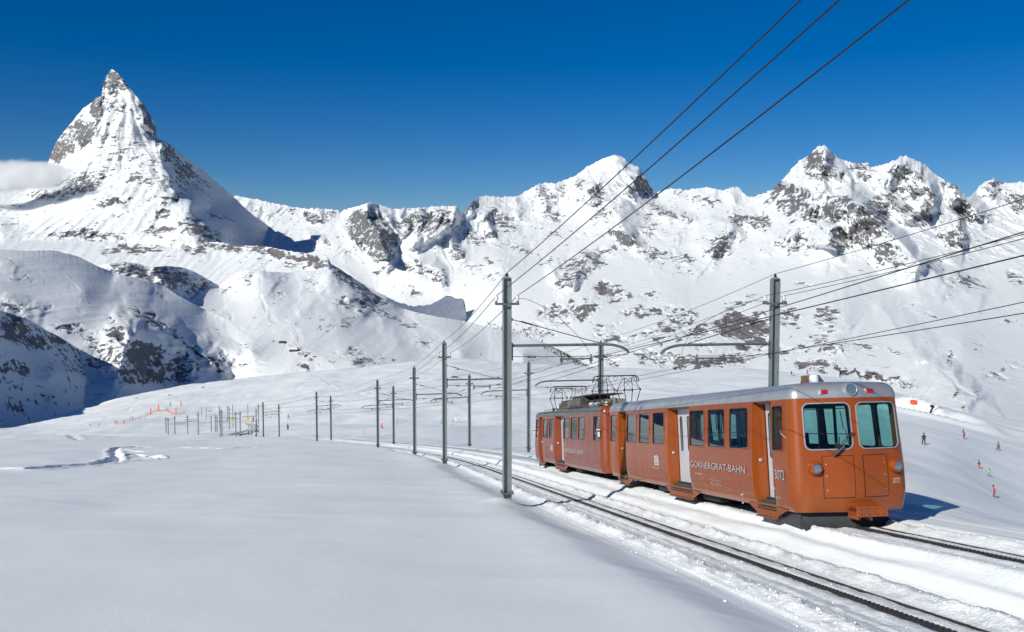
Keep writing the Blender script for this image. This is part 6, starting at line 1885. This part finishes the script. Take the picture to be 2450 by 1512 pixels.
PEOPLE = [  # px, py of the feet, height in picture units, label, jacket, trousers, helmet, facing, pose, arms, skis
 (2215, 1064, 24, 'person in all black standing upright on the piste, close to the nose of the train', BLK, BLK, HB, 1.2, 'stand', 'down', True),
 (2312, 1050, 20, 'skier in a dark jacket and red trousers with one arm stretched out', NAVY, DRED, HB, 2.9, 'turn', 'one', True),
 (2395, 1077, 19, 'skier in a grey jacket and black trousers gliding away, highest at the right edge', GREY_, BLK, HB, 1.5, 'ski', 'down', True),
 (2351, 1120, 19, 'skier in a black jacket and red trousers just above the child in yellow', NAVY, RED_, HB, 2.8, 'turn', 'front', True),
 (2374, 1139, 18, 'child skier in yellow-green and blue with arms spread', LIME, BLUE_, HB, -1.4, 'turn', 'out', True),
 (2389, 1189, 27, 'skier in a bright red jacket and dark trousers, lowest on the right slope', RED_, NAVY, HB, 2.6, 'turn', 'one', True),
 (2159, 938, 10, 'small dark figure on the crest just right of the train roof', BLK, BLK, HB, 1.0, 'stand', 'down', False),
 (1894, 886, 9, 'tiny dark figure on the crest right behind the tall right mast', BLK, BLK, HB, 1.0, 'stand', 'down', False),
 (1932, 897, 11, 'small figure in a red jacket above the roof vent of the train', RED_, NAVY, HB, 1.0, 'stand', 'down', False),
 (970, 1020, 12, 'figure in a cream jacket half hidden by the snow mound', CREAM, CREAM, HB, 0.5, 'stand', 'out', False),
 (1057, 1013, 14, 'figure in green partly hidden behind a mast', GREEN_, GREEN_, HB, 0.8, 'ski', 'front', True),
 (1091, 1011, 14, 'figure in white standing right of the second mast', WHT, WHT, HB, -1.4, 'stand', 'out', True),
 (405, 973, 10.5, 'person in dark purple by the upper end of the safety net', DRED, NAVY, HB, 0.5, 'stand', 'out', True),
 (431, 973, 12, 'person all in red standing above the orange markers', RED_, DRED, HB, 0.5, 'stand', 'down', False),
 (308, 1003.5, 7, 'left one of two red figures inside the safety net', RED_, BLK, HB, 0.5, 'stand', 'down', False),
 (314, 1003.5, 7, 'right one of two red figures inside the safety net', RED_, BLK, HB, 0.9, 'stand', 'front', False),
 (604, 1009, 12.5, 'person in a red top and black trousers beside the right yellow sign', RED_, BLK, HB, 2.4, 'ski', 'front', True),
 (688, 1003, 11, 'skier with a red jacket and green trousers beyond the distant masts', RED_, LIME, HB, 1.6, 'turn', 'front', True),
 (687, 1030, 15, 'skier all in black gliding down right of the distant masts', BLK, BLK, HB, -2.2, 'ski', 'down', True),
]
for px, py, hp, lab, j, t, h, fc, ps, ar, sk in PEOPLE:
    D = {2215: 157, 2312: 179, 2395: 198, 2351: 178, 2374: 150, 2389: 139, 1894: 405, 1932: 340}.get(px)
    if px in (2215, 2312, 2395, 2351, 2374, 2389):
        g, hh = place(px, py, hp)
    else: g, hh = place(px, py, hp)
    person(g, hh, lab, j, t, h, fc, ps, sk, ar, 0.0)
# half-hidden ones: only the upper part shows above the snow
for px, py, D, hh, lab, j in ((2342, 1187, 44, .0, 'dark helmet and shoulders of someone behind the snow edge at right', NAVY), (911, 1026, 0, 0, 'someone in red sitting low in the snow beside the third mast', RED_), (609, 1045, 0, 0, 'someone in orange half below the snow edge near the distant curve', ORG)):
    if px == 2342:
        g = P(2342, 1199, 128); person(g, 1.6, lab, j, NAVY, HB, 1.5, 'stand', False, 'down')
    else:
        g = hit_ground(px, py, 90); person(Vector((g.x, g.y, g.z)), 10 * g.y / F * 1.7, lab, j, j if px == 911 else BLK, HR if px == 911 else HB, .6, 'sit' if px == 911 else 'crouch', False, 'front')

# ================================================================== SMALL THINGS ON THE SNOW
M_ORMARK = principled('orange_plastic', (.85, .09, .015), .5)
M_YEL = principled('yellow_board', (.62, .40, .01), .5)
M_WOOD = principled('timber', (.10, .07, .05), .8)
for px, y0, y1, lab in ((358, 976, 992, 'left orange piste marker standing in the safety net'), (377, 968, 984.5, 'middle and highest orange piste marker'), (418.5, 977, 993, 'right orange piste marker above the leftmost masts')):
    g = hit_ground(px, y1 + 1, 200); h = (y1 - y0) * g.y / F; w = 2.3 * g.y / F
    b = MB(); b.box((0, 0, h / 2 + h * .08), (w, w * .7, h), bevel=w * .1); b.tube([(0, 0, -.3), (0, 0, h)], w * .15, 5)
    o = b.build('piste_marker', M_ORMARK); o.location = g; tag(o, lab, 'marker', 'orange piste markers')
for px, y0, y1, yt, lab in ((557.5, 1001, 1013, 967, 'left yellow sign on a brown pole'), (593.5, 1001.5, 1014, 966, 'right yellow sign on a grey pole')):
    g = hit_ground(px, y1 + 2, 150); g = P(px, y1 + 2, 300); k = g.y / F
    root = empty('warning_sign', g, label=lab + ' above the curved cutting', cat='sign', group='yellow signs')
    b = MB(); b.tube([(0, 0, -1), (0, 0, (y1 + 2 - yt) * k)], .10, 6); b.build('sign_post', M_WOOD if px < 570 else M_POLE, root)
    b = MB(); b.box((0, -.14, (y1 + 2 - (y0 + y1) / 2) * k), (4.3 * k, .06, (y1 - y0) * k), bevel=.02); b.build('sign_board', M_YEL, root)
for i, (px, yb, hp, lab) in enumerate(((192, 1021, 3.5, 'far left'), (212, 1020, 5, 'second from the left'), (234, 1018.5, 6, 'tallest of the left four'), (249, 1016, 3, 'fourth from the left'),
                     (272, 1014.5, 8, 'left one of a pair'), (277, 1014.5, 7, 'right one of a pair'), (293, 1014, 8, 'just left of the net'))):
    g = hit_ground(px, yb, 200); k = g.y / F
    b = MB(); b.box((0, 0, hp * k / 2 - .3), (1.0 * k, 1.0 * k, hp * k + .6)); o = b.build('fence_post', M_WOOD); o.location = g
    tag(o, 'short dark post on the distant left crest, ' + lab, 'post', 'posts along the far left crest')
# bamboo poles on the pistes
for i, (px, yb, hp, lab) in enumerate(((871, 1043, 19, 'left of the middle masts'), (950, 1019, 22, 'behind the fourth mast'), (1083, 1021, 14, 'beside the figure in white'), (2352, 1020, 12, 'near the shadow line at far right'),
                     (2413, 1038, 12, 'rightmost, below the far shadow line'), (2522, 1050, 12, 'x'))):
    if px > 2450: continue
    g = hit_ground(px, yb, 90); k = g.y / F
    b = MB(); b.tube([(0, 0, -.3), (0, 0, hp * k)], max(.02, .28 * k), 4); o = b.build('piste_pole', M_WIRE if px < 1100 else M_LETTER); o.location = g
    tag(o, 'thin piste pole ' + lab, 'pole', 'thin piste poles')
# safety net
def net():
    m = bpy.data.materials.new('orange_net'); m.use_nodes = True
    t = NT(m); o = t.n('ShaderNodeTexCoord').outputs['UV']
    n = m.node_tree; out = n.nodes['Material Output']; tr = n.nodes.new('ShaderNodeBsdfTransparent'); mx = n.nodes.new('ShaderNodeMixShader')
    t.b.inputs['Base Color'].default_value = (.75, .16, .09, 1)
    ch = n.nodes.new('ShaderNodeTexChecker'); ch.inputs['Scale'].default_value = 90; n.links.new(t.obj(), ch.inputs['Vector'])
    mp = t.math('MULTIPLY', ch.outputs['Fac'], .55)
    n.links.new(mp, mx.inputs[0]); n.links.new(tr.outputs[0], mx.inputs[1]); n.links.new(t.b.outputs[0], mx.inputs[2]); n.links.new(mx.outputs[0], out.inputs['Surface'])
    for pts, h, lab in (([(275, 1012), (290, 1013), (312, 1008), (330, 1002), (352, 992), (375, 984), (398, 984)], 5, 'low orange safety net sweeping past the piste markers'), ([(392, 975), (394, 984), (408, 990), (424, 992), (440, 990)], 5.5, 'upper orange safety net round the figure in purple')):
        q = [hit_ground(x, y, 200) for x, y in pts]
        root = empty('safety_net', q[0], label=lab, cat='net')
        vs, fs = [], []
        for v in q:
            k = v.y / F; vs += [v - q[0], v - q[0] + Vector((0, 0, h * k))]
        for i in range(len(q) - 1): fs.append((2 * i, 2 * i + 2, 2 * i + 3, 2 * i + 1))
        me = bpy.data.meshes.new('net'); me.from_pydata(vs, [], fs); link('netting', me, root, m)
        for i in range(0, len(vs), 2):
            b = MB(); b.tube([vs[i] - Vector((0, 0, .3)), vs[i + 1]], .10, 4); b.build('net_post', M_ORMARK, root)
net()
# orange pad on a slanting white pole at the right
g = P(2186, 970, 330); k = g.y / F
root = empty('slope_barrier', g, label='bright orange pad at the foot of a slanting white pole', cat='barrier')
b = MB(); b.box((0, 0, 7.5 * k), (12.5 * k, 2.2, 10 * k), bevel=.2); b.build('orange_pad', M_ORMARK, root)
b = MB(); b.tube([(4 * k, 0, 8 * k), (41 * k, .5, 45 * k)], .16, 6); b.build('white_pole', M_LETTER, root)
g = P(2214, 1000, 322); b = MB(); b.tube([(0, 0, -2), (1.6, 0, 1.6), (2.6, 0, 4.0)], .5, 6, .35); b.box((2.4, 0, 4.2), (1.4, 1.0, 1.0), Matrix.Rotation(.5, 3, 'Y'), bevel=.2)
o = b.build('snow_gun', M_UNDER); o.location = g; tag(o, 'dark machine standing in the shadowed snow hollow', 'snow machine')

# a few stones on the snow
def stone(px, py, D, w, lab, on=True):
    g = hit_ground(px, py, 60) if on else P(px, py, D)
    k = g.y / F
    b = MB(); r = bmesh.ops.create_icosphere(b.bm, subdivisions=2, radius=1)
    for v in r['verts']:
        f = 1 + .35 * math.sin(v.co.x * 5 + px) * math.cos(v.co.y * 4 + py)
        v.co = Vector((v.co.x * w * k * .5 * f, v.co.y * w * k * .5, v.co.z * w * k * .22 * f))
    o = b.build('boulder', M_ROCK, None, 60); o.location = g; tag(o, lab, 'boulder', 'dark stones sticking out of the snow')
M_ROCK = principled('stone', (.10, .10, .10), .85)
for px, py, w, lab in ((1087, 850, 16, 'flat dark stone on the crest left of the nearest mast'), (1192, 851, 9, 'small stone on the crest close to the nearest mast'), (1019, 858, 5, 'tiny stone on the crest above the bend'), (1096, 885, 9, 'small stones below the crest behind the second mast'),
                       (486, 927, 8, 'small dark stone on the far left hillside'), (325, 953, 7, 'small stone at the left end of the hillside'), (500, 985, 5, 'tiny stone above the distant masts'), (404, 945, 6, 'stone high on the left hillside'), (1920, 905, 9, 'stone on the crest beside the right mast'), (1900, 899, 6, 'little stone near the right mast'),
                       (1135, 1020, 4, 'tiny stone on the snow mound')):
    stone(px, py, 0, w, lab)

# lift towers on the far ski slope and huts on the hill
def far_at(sheet_key, px, py):
    for key, (cols, D, PY) in SHEETS.items():
        if key.startswith(sheet_key):
            i = int(np.argmin(abs(cols - px))); j = int(np.argmin(abs(PY[:, i] - py))); return P(px, py, float(D[j, i]) - 3)
def lift(px, py, hp, lab, key='ski_slope_hill'):
    g = far_at(key, px, py); k = g.y / F
    root = empty('lift_tower', g, label=lab, cat='lift tower', group='ski lift towers on the far slope')
    b = MB(); b.tube([(0, 0, -3), (0, 0, hp * k)], .35 * k, 5, .22 * k); b.build('tower', M_UNDER, root)
    b = MB(); b.box((0, 0, hp * k), (4.2 * k, .5 * k, .5 * k)); b.build('crosshead', M_UNDER, root)
for x, y, h, lab in ((323, 375, 8, 'highest lift tower at the left'), (502, 425, 18, 'tall lift tower left of centre of the slope'), (612, 390, 7, 'small lift tower right of the tall one'), (727, 458, 10, 'lift tower above the blue hollow'), (807, 520, 8, 'lift tower below the blue hollow'),
                     (952, 468, 5, 'left one of two tiny lift towers'), (984, 472, 5, 'right one of two tiny lift towers'), (1338, 660, 14, 'slim mast on the middle of the slope'), (1590, 763, 10, 'slim mast lower on the slope'), (1820, 960, 14, 'slim mast above the snow crest'), (1205, 545, 7, 'tiny lift tower high in the middle')):
    px, py = K2(x, y); lift(px, py, h, lab)
g = far_at('ski_slope_hill', *K2(1062, 722)); k = g.y / F
root = empty('cable_car_pylon', g, label='lattice cable pylon above the dark cliff', cat='pylon')
for s in (-1, 1):
    b = MB(); b.tube([(s * 4.5 * k, 0, -4), (s * 1.5 * k, 0, 21 * k)], .4 * k, 4); b.build('leg', M_UNDER, root)
b = MB()
for i in range(4):
    z0, z1 = i * 5 * k, (i + 1) * 5 * k; w0, w1 = (4.5 - 3 * i * .23) * k, (4.5 - 3 * (i + 1) * .23) * k
    b.tube([(-w0, 0, z0), (w1, 0, z1)], .22 * k, 3); b.tube([(w0, 0, z0), (-w1, 0, z1)], .22 * k, 3)
b.build('bracing', M_UNDER, root)
b = MB(); b.box((0, 0, 21.5 * k), (15 * k, 1.2 * k, 1.6 * k)); b.build('crosshead', M_UNDER, root)
def hut(px, py, w, h, key, lab, wall, roof):
    g = far_at(key, px, py); k = g.y / F
    root = empty('mountain_hut', g, label=lab, cat='hut', group='far huts on the slopes')
    b = MB(); b.box((0, 0, h * k * .3 - 2), (w * k, w * k * .7, h * k * .6 + 4)); b.build('wall', wall, root)
    b = MB(); b.prism([(-w * k * .56, 0), (w * k * .56, 0), (w * k * .4, h * k * .42), (-w * k * .4, h * k * .42)], (0, -w * k * .4, h * k * .6), (1, 0, 0), (0, 0, 1), (0, 1, 0), w * k * .8); b.build('roof', roof, root)
    b = MB(); b.box((0, -w * k * .36, h * k * .3), (w * k * .7, .4, h * k * .16)); b.build('window', M_INT, root)
MHW, MHR, MHS = principled('hut_timber', (.09, .055, .04), .8), principled('hut_roof', (.06, .05, .05), .8), principled('hut_snow_roof', (.8, .81, .82), .7)
hut(*K3(530, 1262), 20, 8, 'ski_slope_hill', 'flat dark hut with a snow roof at the lower end of the ski slope', MHW, MHS)
hut(*K3(440, 1200), 15, 4, 'ski_slope_hill', 'long low dark hut above the snow-roofed one', MHR, MHR)
hut(*K3(1026, 966), 10, 4, 'snowy_hill', 'ochre hut on the sunlit hill, left one', MHW, MHW)
hut(*K3(1128, 958), 9, 4, 'snowy_hill', 'ochre hut on the sunlit hill, middle one', MHW, MHW)
hut(*K3(1172, 956), 6, 3, 'snowy_hill', 'ochre hut on the sunlit hill, right one', MHW, MHR)

# conifers on the hill edge behind the first arm
def wood():
    rng = np.random.RandomState(3); vs, fs = [], []
    for k_ in range(420):
        t = rng.rand(); x = 1300 + 112 * t; y0 = np.interp(x, [1290, 1340, 1400, 1412], [818, 840, 872, 878]); y = y0 + rng.rand() ** 2 * 14
        if k_ % 3 == 0: x = 1160 + 140 * rng.rand(); y = np.interp(x, [1160, 1300], [786, 822]) - rng.rand() * 16
        g = far_at('snowy_hill', x, y) if k_ % 3 else far_at('mountain_range', x, y)
        k = g.y / F; h = rng.uniform(3.2, 5.5) * k; r = h * .2
        g = g - Vector((0, 6, 0))
        n0 = len(vs)
        for lv in range(2):
            z0, z1, rr = h * (.0 + .35 * lv), h * (.62 + .38 * lv), r * (1 - .35 * lv)
            b0 = len(vs)
            vs += [tuple(g + Vector((rr * math.cos(a + k_), rr * math.sin(a + k_), z0))) for a in np.arange(5) * 1.2566] + [tuple(g + Vector((0, 0, z1)))]
            fs += [(b0 + i, b0 + (i + 1) % 5, b0 + 5) for i in range(5)]
    me = bpy.data.meshes.new('conifer_wood'); me.from_pydata(vs, [], fs)
    o = link('conifer_wood', me, None, principled('needles', (.025, .035, .03), .9)); tag(o, 'dark conifers scattered along the shaded hill edge', 'wood', None, 'stuff')
wood()

# ================================================================== CLOUD
def cloud(name, label, c, size, density, cut, scale, blobs, seed, step=25.0):
    bm = bmesh.new(); bmesh.ops.create_icosphere(bm, subdivisions=4, radius=1)
    for v in bm.verts: v.co = Vector((v.co.x * size[0], v.co.y * size[1], v.co.z * size[2]))
    me = bpy.data.meshes.new(name); bm.to_mesh(me); bm.free()
    m = bpy.data.materials.new(name); m.use_nodes = True; n = m.node_tree; n.nodes.clear()
    out = n.nodes.new('ShaderNodeOutputMaterial'); v = n.nodes.new('ShaderNodeVolumePrincipled')
    v.inputs['Color'].default_value = (1, 1, 1, 1); v.inputs['Anisotropy'].default_value = .35
    class T(NT):
        def __init__(s): s.t = n
    t = T()
    o = t.obj()
    nz = t.noise(t.scaled(o, (1 / scale, 1 / scale, 1.5 / scale)), 1.0, 8, .66, .9)
    q = t.scaled(o, (1 / size[0], 1 / size[1], 1 / size[2]))
    ln = t.n('ShaderNodeVectorMath', operation='LENGTH'); t.l(q, ln.inputs[0])
    fall = t.mapr(ln.outputs['Value'], 0.15, 1.0, .50, -.42, 'LINEAR')
    d = t.math('ADD', nz, fall)
    dd = t.mapr(d, cut, cut + .35, 0, density)
    t.l(dd, v.inputs['Density']); t.l(v.outputs[0], out.inputs['Volume'])
    try: m.cycles.volume_step_rate = step
    except Exception: pass
    ob = link(name, me, None, m); ob.location = c
    return tag(ob, label, 'cloud', None, 'stuff')
c = P(25, 420, 7500)
cloud('cloud', 'white cloud clinging to the left shoulder of the pyramid peak', c, (900, 360, 215), .018, .45, 210, 0, 1, .35)
c = P(70, 588, 5300)
cloud('mist', 'thin mist drifting over the snow below the peak at left', c, (620, 260, 60), .0028, .42, 160, 0, 2, .35)
